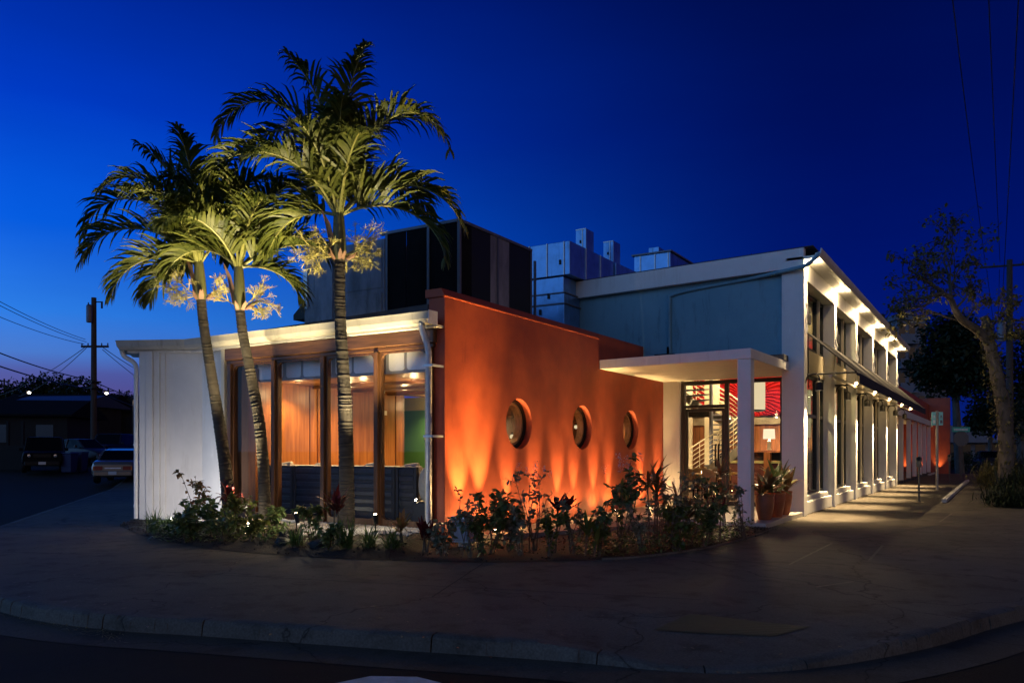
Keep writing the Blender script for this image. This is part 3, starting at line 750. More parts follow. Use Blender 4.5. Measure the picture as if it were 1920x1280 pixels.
for i in range(4):      # bulkhead boards, their rounded pale shapes imitating reflections in the upper glass
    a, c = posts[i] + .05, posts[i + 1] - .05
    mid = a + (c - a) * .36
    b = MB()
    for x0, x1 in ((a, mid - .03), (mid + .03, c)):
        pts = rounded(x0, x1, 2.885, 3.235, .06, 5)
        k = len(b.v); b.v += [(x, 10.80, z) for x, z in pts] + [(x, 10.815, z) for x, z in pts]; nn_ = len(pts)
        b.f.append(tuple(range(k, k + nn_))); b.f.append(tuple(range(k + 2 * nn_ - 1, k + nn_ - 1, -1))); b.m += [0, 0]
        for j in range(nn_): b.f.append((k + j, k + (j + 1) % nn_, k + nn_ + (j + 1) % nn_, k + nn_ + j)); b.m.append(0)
    b.build('bulkhead_reflection', M['bulkhead'], wing)
b = MB(); b.box(-12.6, -8.1, 10.82, 10.84, 2.84, 3.5); b.build('bulkhead', mat('bulkhead_grey', (.32, .30, .32), .6), wing)  # grey surround that sets off the imitated reflection shapes
b = MB(); px = [-12.85 + k * .035 for k in range(14)]
for k in range(13): b.quad((px[k], 10.75 + .03 * (k % 2), .2), (px[k + 1], 10.75 + .03 * ((k + 1) % 2), .2), (px[k + 1], 10.75 + .03 * ((k + 1) % 2), 3.1), (px[k], 10.75 + .03 * (k % 2), 3.1))
cu = b.build('curtain', M['curtain'], org=(-12.6, 10.86, .2)); tag(cu, 'brown pleated curtain at the left end of the timber windows', 'curtain')
sm = cu.modifiers.new('thick', 'SOLIDIFY'); sm.thickness = .006
# downlights
dl0 = None
for k, (x, y) in enumerate([(-11.9, 11.35), (-11.7, 12.6), (-10.8, 12.0), (-9.6, 12.1), (-11.2, 13.8), (-9.2, 13.9), (-11.9, 15.75), (-10.6, 15.6)]):
    if dl0 is None:
        dl0 = thing('ceiling_downlight', 'recessed round downlight in the lounge plank ceiling', 'downlight', (x, y, 2.86), 'lounge downlights')
        b = MB(); b.lathe([(.065, -.012), (.065, 0), (.045, 0), (.045, -.012), (.065, -.012)], (0, 0, 0), 20); b.build('trim_ring', M['oak'], dl0, local=True)
        b = MB(); b.lathe([(.001, -.004), (.044, -.004), (.044, -.001), (.001, -.001)], (0, 0, 0), 20); b.build('lens', M['lampw'], dl0, local=True)
        sp_ = bpy.data.lights.new('downlight_beam', 'SPOT'); sp_.energy = 240; sp_.color = WARM; sp_.spot_size = R(130); sp_.spot_blend = .7; sp_.shadow_soft_size = .04
        so = bpy.data.objects.new('downlight_beam', sp_); col.objects.link(so); so.parent = dl0; so.location = (0, 0, -.03)
        pl_ = bpy.data.lights.new('downlight_spill', 'POINT'); pl_.energy = 12; pl_.color = WARM; pl_.shadow_soft_size = .05
        po_ = bpy.data.objects.new('downlight_spill', pl_); col.objects.link(po_); po_.parent = dl0; po_.location = (0, 0, -.22)
    else: dup(dl0, (x, y, 2.86))
# wall washer on the olive band (its glow shows by the green wall)
# furniture
for q, lab in ((at(1177, 806, 21.2), 'lit globe pendant seen through the third porthole'), (at(1080, 800, 20.2), 'lit globe pendant seen through the second porthole'), (at(960, 818, 17.6), 'lit globe pendant seen low through the first porthole'), (at(1178, 822, 21.6), 'lower lit globe pendant seen through the third porthole')):
    t = thing('globe_pendant', lab, 'pendant lamp', tuple(q), 'globe pendants in the lounge corridor')
    b = MB(); b.ball(q, .05, n=16); b.build('globe', M['drum'], t, smooth=True)
    b = MB(); b.tube([q + Vector((0, 0, .05)), (q.x, q.y, 2.858)], .006, 6); b.lathe([(.001, 0), (.03, 0), (.02, .05), (.001, .05)], q + Vector((0, 0, .045)), 10); b.build('cord', M['black'], t)
    point('globe_glow', q, 14, WARM, .1, t)
def slat_bench(x0, x1, label):
    t = thing('banquette', label, 'banquette', ((x0 + x1) / 2, 11.1, .2), 'navy banquettes along the window')
    b = MB(); b.box(x0, x1, 10.96, 11.00, .25, 1.22)
    for x in (x0, x1 - .06): b.box(x, x + .06, 10.93, 10.958, .25, 1.22)
    b.build('back_panel', M['navy'], t, bev=.006)
    b = MB()
    for z in (.42, .56, .70, .84, .98, 1.1): b.box(x0 + .07, x1 - .07, 10.935, 10.958, z, z + .075)
    b.build('slat', M['slat'], t, bev=.004)
    b = MB(); b.box(x0, x1, 11.02, 11.55, .25, .62); b.build('seat', M['linen'], t, bev=.03)
    b = MB(); n = 3; w = (x1 - x0) / n
    for k in range(n): b.box(x0 + k * w + .01, x0 + (k + 1) * w - .01, 11.01, 11.16, .63, 1.235)
    b.build('back_cushion', M['linen'], t, bev=.04)
    b = MB(); xm = x0 + (x1 - x0) * .45; b.prism([(xm - .16, 11.06), (xm + .16, 11.06), (xm + .16, 11.18), (xm - .16, 11.18)], [1.0] * 4, [1.26, 1.30, 1.30, 1.26]); b.build('loose_cushion', M['linen'], t, bev=.04)
slat_bench(-12.30, -11.62, 'short navy slatted banquette beside the brown curtain')
slat_bench(-11.60, -10.36, 'navy slatted banquette behind the middle palm and its window')
slat_bench(-10.34, -9.10, 'navy slatted banquette behind the tallest palm trunk')
slat_bench(-9.08, -8.62, 'navy slatted banquette nearest the corrugated downspout')
b = MB(); b.ball((-8.47, 11.0, .92), .14, .10, .30, 16); cs = b.build('cushion', M['linen'], org=(-8.47, 11, .62), smooth=True)
tag(cs, 'grey linen cushion standing on end on the low navy bench', 'cushion')
b = MB(); b.box(-8.66, -8.14, 10.86, 11.5, .2, .62); o = b.build('low_bench', M['navy'], bev=.02, org=(-8.4, 11.2, .2)); tag(o, 'low navy bench by the corrugated downspout', 'bench')
t = thing('wooden_chair', 'maroon wooden chair back in front of the green wall', 'chair', (-9.6, 13.6, .2))
b = MB(); b.box(-10.15, -9.0, 13.6, 13.66, 1.22, 1.44); b.build('backrest', M['maroon'], t, bev=.015)
b = MB(); b.box(-10.12, -9.03, 13.2, 13.6, .6, .66); b.build('seat', M['maroon'], t, bev=.015)
for x in (-10.1, -9.1):
    for y, z in ((13.22, .6), (13.6, 1.24)):
        b = MB(); b.box(x, x + .06, y, y + .05, .2, z); b.build('leg', M['maroon'], t)
LT = at(809, 845, 15.3)
t = thing('lounge_table', 'small pale table beyond the low navy bench', 'table', (LT.x, LT.y, .2))
b = MB(); b.lathe([(.001, .60), (.33, .60), (.33, .64), (.001, .64)], (LT.x, LT.y, .2), 28); b.build('table_top', M['linen'], t)
b = MB(); b.lathe([(.001, 0), (.2, 0), (.19, .02), (.03, .04), (.03, .60), (.001, .60)], (LT.x, LT.y, .2), 20); b.build('pedestal', M['black'], t)
def table_lamp(loc, label, sh, rad, hh, watts):
    t = thing('table_lamp', label, 'lamp', loc)
    x, y, z = loc
    b = MB(); b.lathe([(.001, 0), (.07, 0), (.075, .03), (.055, .06), (.06, sh * .8), (.02, sh * .9), (.012, sh + .02), (.001, sh + .02)], loc, 18); b.build('base', M['cream'], t, smooth=True)
    b = MB(); b.lathe([(rad, sh), (rad * .92, sh + hh), (rad * .9, sh + hh), (rad * .98, sh)], loc, 24); b.build('lamp_shade', M['shade'], t, smooth=True)
    if watts: point('lamp_glow', (x, y, z + sh + hh * .5), watts, WARM2, .05, t)
table_lamp((LT.x, LT.y, .84), 'white shaded table lamp on the small lounge table', .2, .13, .38, 60)

# ================================================================== the two-storey block with the finned street front
tall = thing('two_storey_building', 'two storey building with white fin columns, teal side wall and entrance canopy', 'building', (-6, 20, 0))
XF = -3.87; COLS = [19.13, 23.03, 26.73, 30.43, 34.35, 37.85]
def zt(x): return 6.13 + (x + 3.9) * .0256
b = MB(); b.extrude([(-14, 3.4), (-4.37, 3.4), (-4.37, 5.9), (-14, 5.62)], 19.24, 19.5, 'y')
sw = b.build('side_wall', M['teal'], tall)
b = MB(); b.box(-9.1, -4.37, 19.5, 20.1, 3.36, 4.2); b.build('lintel_wall', M['teal'], tall)
b = MB(); b.extrude([(-13, zt(-13) - .44), (-3.86, zt(-3.86) - .44), (-3.86, zt(-3.86)), (-13, zt(-13))], 19.05, 19.236, 'y'); b.build('white_fascia', M['white'], tall, bev=.008)
b = MB(); b.extrude([(-13, zt(-13) + .004), (-3.66, zt(-3.6) + .004), (-3.66, zt(-3.6) + .022), (-13, zt(-13) + .022)], 19.06, 39.3, 'y'); b.build('roof', M['roof'], tall)
b = MB(); b.box(-4.37, XF, 19.13, 19.48, 0, 5.70); b.box(-4.36, -4.28, 19.50, 20.48, 0, 5.68); b.build('corner_pier', M['white'], tall, bev=.008)
b = MB(); b.tube(catmull([(-3.52, 18.99, 5.95), (-3.60, 18.98, 5.84), (-3.8, 18.98, 5.70), (-4.1, 19.0, 5.655), (-5.2, 19.2, 5.58), (-6.6, 19.21, 5.47), (-7.08, 19.21, 5.38), (-7.12, 19.21, 5.25), (-7.12, 19.21, 3.9)], 8), .045, 12)
b.build('rain_pipe', M['teal'], tall, smooth=True)
b = MB(); b.box(-7.4, -6.9, 18.9, 19.2, 3.84, 3.90); b.tube([(-7.12, 19.1, 3.9), (-7.05, 18.9, 4.05)], .03, 8); b.build('roof_drain', M['black'], tall)
# eave soffit with its gutter
b = MB(); b.box(-4.25, -3.60, 19.05, 39.1, 5.86, 5.93); so_ = b.build('eave_soffit', M['white'], tall, bev=.006)
b = MB(); b.extrude([(-3.60, 5.84), (-3.52, 5.86), (-3.47, 5.95), (-3.46, 6.05), (-3.48, 6.05), (-3.50, 5.97), (-3.60, 5.95)], 18.96, 39.25, 'y'); b.build('eave_gutter', M['white'], tall)
b = MB(); b.box(-4.22, XF - .012, 19.49, 38.1, 5.46, 5.858); b.build('head_beam', M['white'], tall, bev=.006)
for y in COLS[1:]:
    b = MB(); b.box(-4.2, XF, y, y + .30, 0, 5.455); b.build('fin_column', M['white'], tall, bev=.008)
b = MB(); b.box(-4.6, -4.38, 38.15, 38.4, 0, 5.9); b.build('end_wall', M['white'], tall)
# window bays: two lights below, two above in each bay
wf0 = None
for i in range(5):
    ya, yb = COLS[i] + (.34 if i == 0 else .30), COLS[i + 1]
    if i == 0: ya = 19.49
    b = MB(); b.box(-4.34, -3.93, ya + .002, yb - .002, 0, .30); b.box(-4.34, -4.02, ya + .002, yb - .002, .302, .42); b.build('sill_wall', M['white'], tall, bev=.02)
    b = MB(); b.box(-4.30, -4.13, ya + .003, yb - .003, 3.42, 4.02); b.build('spandrel', M['cream'], tall)
    ym = ya + (yb - ya) * .76
    b = MB(); b.box(-4.27, -4.10, ym - .04, ym + .04, .425, 3.418); b.build('mullion_fin', M['cream'], tall, bev=.005)
    b = MB(); b.box(-4.27, -4.10, ym - .04, ym + .04, 4.025, 5.455); b.build('mullion_fin', M['cream'], tall, bev=.005)
    for y0, y1 in ((ya, ym - .042), (ym + .042, yb)):
        for z0, z1 in ((.425, 3.415), (4.025, 5.455)):
            b = MB(); x0, x1 = -4.26, -4.16; t = .07
            b.box(x0, x1, y0 + .003, y0 + t, z0, z1); b.box(x0, x1, y1 - t, y1 - .003, z0, z1)
            b.box(x0, x1, y0 + t, y1 - t, z0, z0 + t); b.box(x0, x1, y0 + t, y1 - t, z1 - t, z1)
            if z0 < 1: b.box(x0, x1, y0 + t, y1 - t, 2.35, 2.43)
            f = b.build('window_frame', M['frame'], tall)
            b = MB(); b.box(-4.215, -4.205, y0 + t, y1 - t, z0 + t, z1 - t); b.build('pane', M['glassdark'], f)
# interior of the hall
b = MB(); b.box(-11.2, -4.37, 20.35, 38.1, .0, .1); b.build('hall_floor', M['floor'], tall)
b = MB(); b.box(-11.2, -4.37, 20.0, 38.1, 5.3, 5.4); b.build('hall_ceiling', M['cream'], tall)
b = MB(); b.box(-11.3, -11.2, 20.5, 38.1, .1, 5.3); b.build('hall_wall', M['cream'], tall)
b = MB(); b.box(-11.2, -4.40, 29.0, 29.2, .1, 2.44); b.build('panelled_wall', M['bar'], tall)
b = MB(); b.box(-11.2, -4.40, 28.9, 29.2, 2.445, 2.74); b.build('concrete_band', M['concreteband'], tall)
# red sunburst mural: pleated relief fanning from one centre
mc = Vector((-7.75, 3.45)); b = MB(); na = 92; rr_ = [.25, .8, 1.5, 2.4, 3.6]
def clampm(p): return (min(max(p.x, -11.19), -4.41), min(max(p.y, 2.745), 5.29))
for k in range(na):
    a0, a1 = 2 * math.pi * k / na, 2 * math.pi * (k + 1) / na
    for q in range(len(rr_) - 1):
        P = []
        for (a, r) in ((a0, rr_[q]), (a1, rr_[q]), (a1, rr_[q + 1]), (a0, rr_[q + 1])):
            x, z = clampm(mc + Vector((math.cos(a + .05 * math.sin(r * 3)), math.sin(a + .05 * math.sin(r * 3)))) * r)
            kk = k if a == a0 else k + 1
            P.append((x, 28.98 - (.16 * min(1, r) if kk % 2 else 0) - .02, z))
        if (Vector(P[0]) - Vector(P[2])).length > .02: b.quad(*P)
b.build('sunburst_mural', mat('red_mural_fabric', (.70, .022, .035), .7, col2=(.42, .010, .018), scale=3), tall)
b = MB(); b.box(-11.2, -4.40, 29.01, 29.2, 2.745, 5.3); b.build('mural_wall', M['maroon'], tall)
for x0, x1, z1, m in ((-9.75, -9.2, 4.4, 'cream'), (-8.75, -8.25, 4.6, 'cream'), (-8.22, -7.95, 3.2, 'concreteband')):
    b = MB(); b.box(x0, x1, 27.0, 27.1, .1, z1); b.build('partition', M[m], tall)
b = MB(); b.box(-10.9, -8.1, 25.9, 26.1, 2.62, 2.8); b.build('mezzanine_edge', M['black'], tall)
# entrance wall
b = MB(); b.box(-7.768, -7.30, 20.47, 20.75, 0.1, 3.34); b.build('entry_pilaster', M['white'], tall, bev=.006)
ef = MB()
x0, xm, x1, yz, ztp = -7.28, -6.07, -4.62, 20.50, 3.335
for a, c in ((x0, x0 + .10), (xm - .05, xm + .05), (x1 - .1, x1)): ef.box(a, c, yz, yz + .12, .1, ztp - .1)
ef.box(x0, x1, yz, yz + .12, ztp - .1, ztp); ef.box(x0 + .1, xm - .05, yz, yz + .12, 2.62, 2.70)
ef.box(xm + .05, x1 - .1, yz, yz + .12, .1, .2)
f = ef.build('entry_frame', M['frame'], tall, bev=.004)
b = MB(); b.box(xm + .05, x1 - .1, yz + .05, yz + .06, .2, ztp - .1); b.box(x0 + .1, xm - .05, yz + .05, yz + .06, 2.70, ztp - .1); b.build('pane', M['glass'], f)
d = MB(); a, c = x0 + .11, xm - .06
d.box(a, a + .07, yz + .02, yz + .08, .11, 2.61); d.box(c - .07, c, yz + .02, yz + .08, .11, 2.61); d.box(a + .07, c - .07, yz + .02, yz + .08, .11, .25); d.box(a + .07, c - .07, yz + .02, yz + .08, 2.53, 2.61)
dr = d.build('glass_door', M['frame'], tall, bev=.003)
b = MB(); b.box(a + .07, c - .07, yz + .045, yz + .055, .25, 2.53); b.build('pane', M['glass'], dr)
b = MB(); b.tube(catmull([(c - .12, yz - .01, 1.12), (c - .12, yz - .07, 1.16), (c - .12, yz - .07, 1.62), (c - .12, yz - .01, 1.66)], 5), .022, 8); b.tube(catmull([(c - .20, yz - .01, 1.12), (c - .20, yz - .07, 1.16), (c - .20, yz - .07, 1.62), (c - .20, yz - .01, 1.66)], 5), .022, 8); b.build('handle', M['black'], dr, smooth=True)
# canopy and its post
b = MB(); b.prism([(-7.76, 16.47), (-4.28, 16.12), (-4.20, 19.12), (-4.38, 19.235), (-4.38, 20.48), (-7.76, 20.48)], 3.345, 3.55); b.build('canopy_slab', M['white'], tall, bev=.01)
b = MB(); b.prism([(-7.5, 16.75), (-4.45, 16.42), (-4.38, 19.0), (-7.5, 19.2)], 3.551, 3.585); b.build('canopy_felt', M['roof'], tall)
b = MB(); b.box(-4.66, -4.20, 18.6, 19.04, 3.555, 3.68); b.build('canopy_kerb', M['roof'], tall)
b = MB(); b.box(-4.56, -4.29, 16.16, 16.42, .08, 3.344); b.build('canopy_post', M['white'], tall, bev=.012)
b = MB(); b.prism([(-7.76, 15.8), (-3.90, 15.8), (-3.90, 19.12), (-4.38, 19.12), (-4.38, 20.5), (-7.76, 20.5)], -.05, .1); b.build('porch_slab', M['gutterw'], tall, bev=.012)

# hall furniture
t = thing('drum_pendant', 'large cream drum pendant lit in front of the red sunburst mural', 'pendant lamp', (-6.47, 24.6, 2.72))
b = MB(); b.lathe([(.36, 2.74), (.36, 3.62), (.352, 3.62), (.352, 2.74)], (-6.47, 24.6, 0), 40); b.build('drum_shade', M['drum'], t, smooth=True)
b = MB(); b.tube([(-6.47, 24.25, 2.66), (-6.47, 24.25, 4.2)], .008, 6); b.tube([(-6.47, 24.6, 3.62), (-6.47, 24.6, 5.3)], .01, 6); b.lathe([(.365, 2.70), (.365, 2.74), (.345, 2.74), (.345, 2.70)], (-6.47, 24.6, 0), 40); b.build('cord', M['black'], t)
point('pendant_glow', (-6.47, 24.6, 3.15), 200, WARM2, .15, t)
t = thing('drum_pendant', 'second drum pendant lit behind the first street-side window', 'pendant lamp', (-5.2, 24.9, 2.2))
b = MB(); b.lathe([(.3, 1.9), (.3, 3.3), (.292, 3.3), (.292, 1.9)], (-5.15, 24.9, 0), 36); b.build('drum_shade', M['drum'], t, smooth=True)
b = MB(); b.tube([(-5.15, 24.9, 3.3), (-5.15, 24.9, 5.3)], .01, 6); b.build('cord', M['black'], t)
t = thing('bar_counter', 'timber bar counter below the red mural with olive lit shelf', 'bar counter', (-6.6, 26.5, .1))
b = MB(); b.box(-8.2, -4.6, 26.3, 26.8, 1.46, 1.52); b.build('counter_top', M['panel'], t, bev=.01)
b = MB(); b.box(-8.1, -4.7, 26.42, 26.75, .1, 1.10); b.build('counter_front', M['maroon'], t)
b = MB(); b.box(-8.1, -4.7, 26.36, 26.75, 1.10, 1.18); b.build('shelf', M['olive'], t)
b = MB(); b.box(-8.1, -4.7, 26.6, 26.75, 1.19, 1.45); b.build('back_board', M['black'], t)
b = MB(); b.box(-6.55, -6.35, 26.2, 26.4, .1, 1.45); b.build('leg', M['panel'], t)
table_lamp((-6.45, 26.5, 1.53), 'white shaded table lamp on the bar counter', .36, .19, .32, 60)
b = MB(); b.tube(catmull([(-5.75, 26.45, 1.525), (-5.75, 26.45, 1.60), (-5.45, 26.45, 1.60), (-5.45, 26.45, 1.525)], 5), .02, 8); o = b.build('towel_rail', M['white'], org=(-5.6, 26.45, 1.52)); tag(o, 'small white hoop standing on the bar counter', 'rail')

st = thing('spiral_staircase', 'grey steel spiral staircase behind the glass entrance door', 'staircase', (-7.95, 25.2, .1))
C0 = Vector((-7.95, 25.2)); RO = .95; a_0, turns, zlo, zhi, ns = R(200), R(430), .1, 4.3, 26
b = MB(); b.tube([(*C0, .1), (*C0, 4.6)], .06, 12); b.build('central_pole', M['steel'], st)
b = MB()
for k in range(ns):
    a = a_0 + turns * k / ns; z = zlo + (zhi - zlo) * (k + 1) / ns; w = turns / ns * .55
    b.prism([tuple(C0 + Vector((math.cos(a - w), math.sin(a - w))) * .08), tuple(C0 + Vector((math.cos(a - w), math.sin(a - w))) * RO), tuple(C0 + Vector((math.cos(a + w), math.sin(a + w))) * RO), tuple(C0 + Vector((math.cos(a + w), math.sin(a + w))) * .08)], z - .045, z)
b.build('tread', M['steel'], st)
helix = lambda r, dz, m=70: [(C0.x + r * math.cos(a_0 + turns * k / m), C0.y + r * math.sin(a_0 + turns * k / m), zlo + (zhi - zlo) * k / m + dz) for k in range(m + 1)]
b = MB(); lo, hi_ = helix(RO, -.16), helix(RO, .16)
for k in range(70): b.quad(lo[k], lo[k + 1], hi_[k + 1], hi_[k])
s_ = b.build('stringer', mat('stringer_grey', (.22, .21, .18), .5), st); md = s_.modifiers.new('t', 'SOLIDIFY'); md.thickness = .02
b = MB()
for dz in (.32, .46, .60, .74, .88, 1.02): b.tube(helix(RO, dz), .013 if dz < 1 else .022, 5)
for k in range(0, ns, 2):
    a = a_0 + turns * k / ns; z = zlo + (zhi - zlo) * k / ns; b.tube([(C0.x + RO * math.cos(a), C0.y + RO * math.sin(a), z), (C0.x + RO * math.cos(a), C0.y + RO * math.sin(a), z + 1.02)], .014, 5)
b.build('railing', M['cream'], st)
def dining_set(cx, cy, label, chairs):
    t = thing('dining_table', label, 'table', (cx, cy, .1), 'dining tables inside the entrance')
    b = MB(); b.box(cx - .62, cx + .62, cy - .36, cy + .36, .82, .87); b.build('table_top', mat('yellow_oak', (.42, .27, .08), .4, var=.15), t, bev=.012)
    b = MB(); b.box(cx - .05, cx + .05, cy - .05, cy + .05, .12, .82); b.box(cx - .3, cx + .3, cy - .3, cy + .3, .1, .125); b.build('pedestal', M['black'], t)
    o = MB(); o.lathe([(.001, 0), (.035, 0), (.04, .07), (.001, .07)], (cx - .1, cy, .872), 12); c = o.build('candle_jar', M['bulb'], org=(cx - .1, cy, .872)); tag(c, 'small lit candle jar on ' + label, 'candle')
    for k, (dx, dy, lab) in enumerate(chairs):
        c = thing('dining_chair', lab, 'chair', (cx + dx, cy + dy, .1), 'dining chairs inside the entrance')
        x, y = cx + dx, cy + dy; s = -1 if dy < 0 else 1
        b = MB(); b.box(x - .22, x + .22, y - .21, y + .21, .50, .56); b.build('seat', M['curtain'], c, bev=.015)
        b = MB(); b.box(x - .2, x + .2, y + s * .19, y + s * .225, .66, 1.02); b.build('backrest', mat('tan_leather', (.38, .22, .09), .5, var=.12), c, bev=.015)
        for lx in (-.2, .2):
            for ly in (-.19, .2):
                b = MB(); top = 1.0 if ly * s > 0 else .5
                b.tube([(x + lx, y + ly, .1), (x + lx * .95, y + ly, top)], .016, 6); b.build('leg', M['black'], c)
dining_set(-7.05, 21.9, 'the nearest yellow oak table inside the glass door', [(-.32, -.55, 'tan backed dining chair at the near side of the door table'), (.32, -.55, 'tan backed dining chair nearest the door handle')])
dining_set(-7.2, 23.5, 'the yellow oak table below the spiral staircase', [(-.3, -.55, 'tan backed dining chair below the foot of the spiral stairs'), (.4, -.55, 'tan backed dining chair between the two oak tables')])
# hall lamps on a track
k = 0
for x, y, z, w in [(-8.6, 24.0, 2.55, 60), (-9.2, 24.6, 2.55, 60), (-7.6, 26.0, 2.55, 60), (-6.4, 27.3, 2.62, 70), (-5.6, 27.3, 2.62, 70), (-5.0, 22.5, 3.3, 60), (-5.2, 27.0, 3.3, 60)]:
    t = thing('track_spotlight', 'small track spotlight inside the entrance hall', 'spotlight', (x, y, z), 'hall track spotlights')
    b = MB(); b.lathe([(.001, .0), (.04, 0), (.045, .12), (.001, .12)], (x, y, z), 14); b.tube([(x, y, z + .12), (x, y, z + .22)], .01, 6); b.build('lamp_body', M['white'], t)
    b = MB(); b.lathe([(.001, -.006), (.034, -.006), (.034, -.001), (.001, -.001)], (x, y, z), 12); b.build('lens', M['lampw'], t)
    spot('track_beam', (x, y, z - .03), (x + .1, y + .9, z - 2), w * 5, WARM2, 120, .8, .04, t)
for z in (3.62, 3.15): # strip lights at the left of the hall
    b = MB(); b.box(-9.95, -9.4, 26.3, 26.36, z, z + .07); o = b.build('strip_light', M['lampw'], org=(-9.7, 26.3, z)); tag(o, 'upper white strip light left of the spiral stairs' if z > 3.5 else 'lower white strip light left of the spiral stairs', 'strip light')
point('hall_glow', (-6.9, 25.5, 4.6), 900, WARM2, .25)
bpy.data.objects['hall_glow'].parent = tall; bpy.data.objects['hall_glow'].location -= Vector((-6, 20, 0))

# ---- street-front lamps
def lamp_label(i): return ['nearest the corner pier', 'on the second fin column', 'on the third fin column', 'on the fourth fin column', 'on the fifth fin column', 'on the sixth, farthest fin column'][i]
for i, y in enumerate(COLS):
    yc = y + .15
    t = thing('soffit_light', 'bright eave light ' + lamp_label(i), 'soffit light', (-3.72, yc, 5.86), 'eave lights along the street front')
    b = MB(); b.lathe([(.06, -.03), (.06, -.002), (.045, -.002), (.045, -.03), (.06, -.03)], (-3.72, yc, 5.86), 18); b.build('lamp_ring', M['white'], t)
    b = MB(); b.lathe([(.001, -.02), (.045, -.02), (.045, -.01), (.001, -.01)], (-3.72, yc, 5.86), 14); b.build('lens', M['lampw'], t)
    spot('eave_beam', (-3.70, yc, 5.80), (-3.80, yc, 0), 1100, WARM2, 62, .9, .03, t); point('eave_spill', (-3.68, yc, 5.76), 70, WARM2, .03, t)
    t = thing('wall_lamp', 'black gooseneck wall lamp ' + lamp_label(i), 'wall lamp', (XF, yc, 3.1), 'gooseneck lamps under the awning')
    b = MB(); b.tube(catmull([(XF, yc, 3.06), (XF + .04, yc, 3.20), (XF + .16, yc, 3.27), (XF + .28, yc, 3.22), (XF + .30, yc, 3.10)], 5), .014, 8); b.build('arm', M['black'], t, smooth=True)
    b = MB(); b.lathe([(.001, .02), (.03, .02), (.085, -.02), (.09, -.20), (.085, -.20), (.08, -.03), (.001, -.03)], (XF + .30, yc, 3.08), 18); b.build('lamp_shade', M['black'], t, smooth=True)
    b = MB(); b.lathe([(.001, -.17), (.06, -.17), (.06, -.16), (.001, -.16)], (XF + .30, yc, 3.08), 14); b.build('lens', M['lampw'], t)
    spot('wall_lamp_beam', (XF + .28, yc, 2.87), (XF + .16, yc + .0, 0), 2200, WARM2, 66, .9, .03, t)
# awning on its outrigger frame
aw = thing('street_awning', 'long charcoal canvas awning over the street-front windows', 'awning', (-3.4, 28, 3.2))
XA = -2.79; ZA = 3.27; Y0, Y9 = 19.45, 38.0
b = MB(); b.extrude([(XF + .01, 4.25), (XA, ZA), (XA, ZA - .025), (XF + .01, 4.225)], Y0, Y9, 'y'); b.extrude([(XA + .004, ZA), (XA + .02, ZA - .005), (XA + .02, 3.03), (XA + .004, 3.03)], Y0 + .3, Y9, 'y')
b.build('canvas', M['awning'], aw)
b = MB()
b.tube([(XF, Y0, ZA), (XA, Y0, ZA)], .022, 8); b.tube([(XF, Y0, 4.24), (XA, Y0, ZA)], .018, 8); b.tube([(XA, Y0, ZA - .04), (XA, Y9, ZA - .04)], .02, 8)
for y in COLS[1:]: b.tube([(XF, y + .05, ZA), (XA, y + .05, ZA - .01)], .02, 8)
b.tube([(XF + .03, Y0, 4.2), (XF + .03, Y0, 2.95)], .012, 6)
b.build('frame', M['black'], aw)
b = MB(); b.tube([(-3.36, Y0, 3.22), (-3.36, 37.6, 3.22)], .035, 12); b.build('conduit', M['cream'], aw, smooth=True)
for i, y in enumerate(COLS[1:] + [37.6]):
    o = MB(); o.ball((-3.30, y - .2, 3.28), .042, n=12); c = o.build('festoon_bulb', M['bulb'], aw)
for i, y in enumerate(COLS[1:]):
    point('bulb_glow', (-3.22, y - .2, 3.2), 16, WARM, .04, aw)
# small conduits and cable boxes on the columns
for i, y in enumerate(COLS):
    b = MB(); b.tube(catmull([(XF + .02, y + .1, 4.9), (XF + .05, y + .12, 4.7), (XF + .02, y + .1, 4.5), (XF + .05, y + .1, 4.3), (XF + .03, y + .1, 4.2)], 4), .018, 6); b.build('column_cable', M['galv'], tall)
for yy in COLS[:5]:
    t = thing('wall_speaker', 'small black box fixed high beside the column near the window ' + str(['at the corner', 'of the second bay', 'of the third bay', 'of the fourth bay', 'of the fifth bay'][COLS.index(yy)]), 'speaker', (XF - .1, yy + .45, 4.55), 'black boxes above the awning')
    b = MB(); b.box(-4.02, -3.84, yy + .40, yy + .62, 4.45, 4.70); b.build('box', M['black'], t, bev=.015)
    b = MB(); b.box(-4.16, -4.02, yy + .48, yy + .54, 4.55, 4.6); b.build('bracket', M['black'], t)

# ================================================================== plant on the roof
t = thing('rooftop_screen', 'dark panelled plant enclosure on the low roof', 'plant screen', (-11, 15, 3.9))
bx0, bx1, by0, by1, bz0, bz1 = -13.5, -9.2, 13.05, 15.93, 3.85, 6.12
b = MB()
for x, y in ((bx1 - .06, by0), (bx1 - .06, by1 - .06), (-10.02, by0), (-11.12, by0), (bx1 - .06, 14.45)): b.box(x, x + .06, y, y + .06, bz0, bz1 - .06)
b.box(-11.25, bx1, by0 - .005, by0 + .065, bz1 - .058, bz1); b.box(bx1 - .065, bx1 + .005, by0 + .066, by1, bz1 - .058, bz1)
b.box(bx1 - .02, bx1 + .03, 16.02, 16.07, bz0, bz1 - .25)
b.build('frame', M['steel'], t)
for x0, x1, m in ((-11.06, -10.58, 'mesh'), (-10.56, -10.02, 'mesh'), (-9.96, -9.26, 'mesh')):
    b = MB(); b.box(x0, x1, by0 + .02, by0 + .04, bz0, bz1 - .06); b.build('screen_panel', M[m], t)
for y0, y1, m in ((by0 + .06, 13.5, 'mesh'), (13.5, 14.2, 'black'), (14.2, 14.45, 'panelgrey'), (14.51, 14.95, 'panelgrey'), (14.96, by1 - .06, 'black')):
    b = MB(); b.box(bx1 - .045, bx1 - .02 + (.004 if m == 'panelgrey' else 0), y0, y1, bz0, bz1 - .06); b.build('screen_panel', M[m], t)
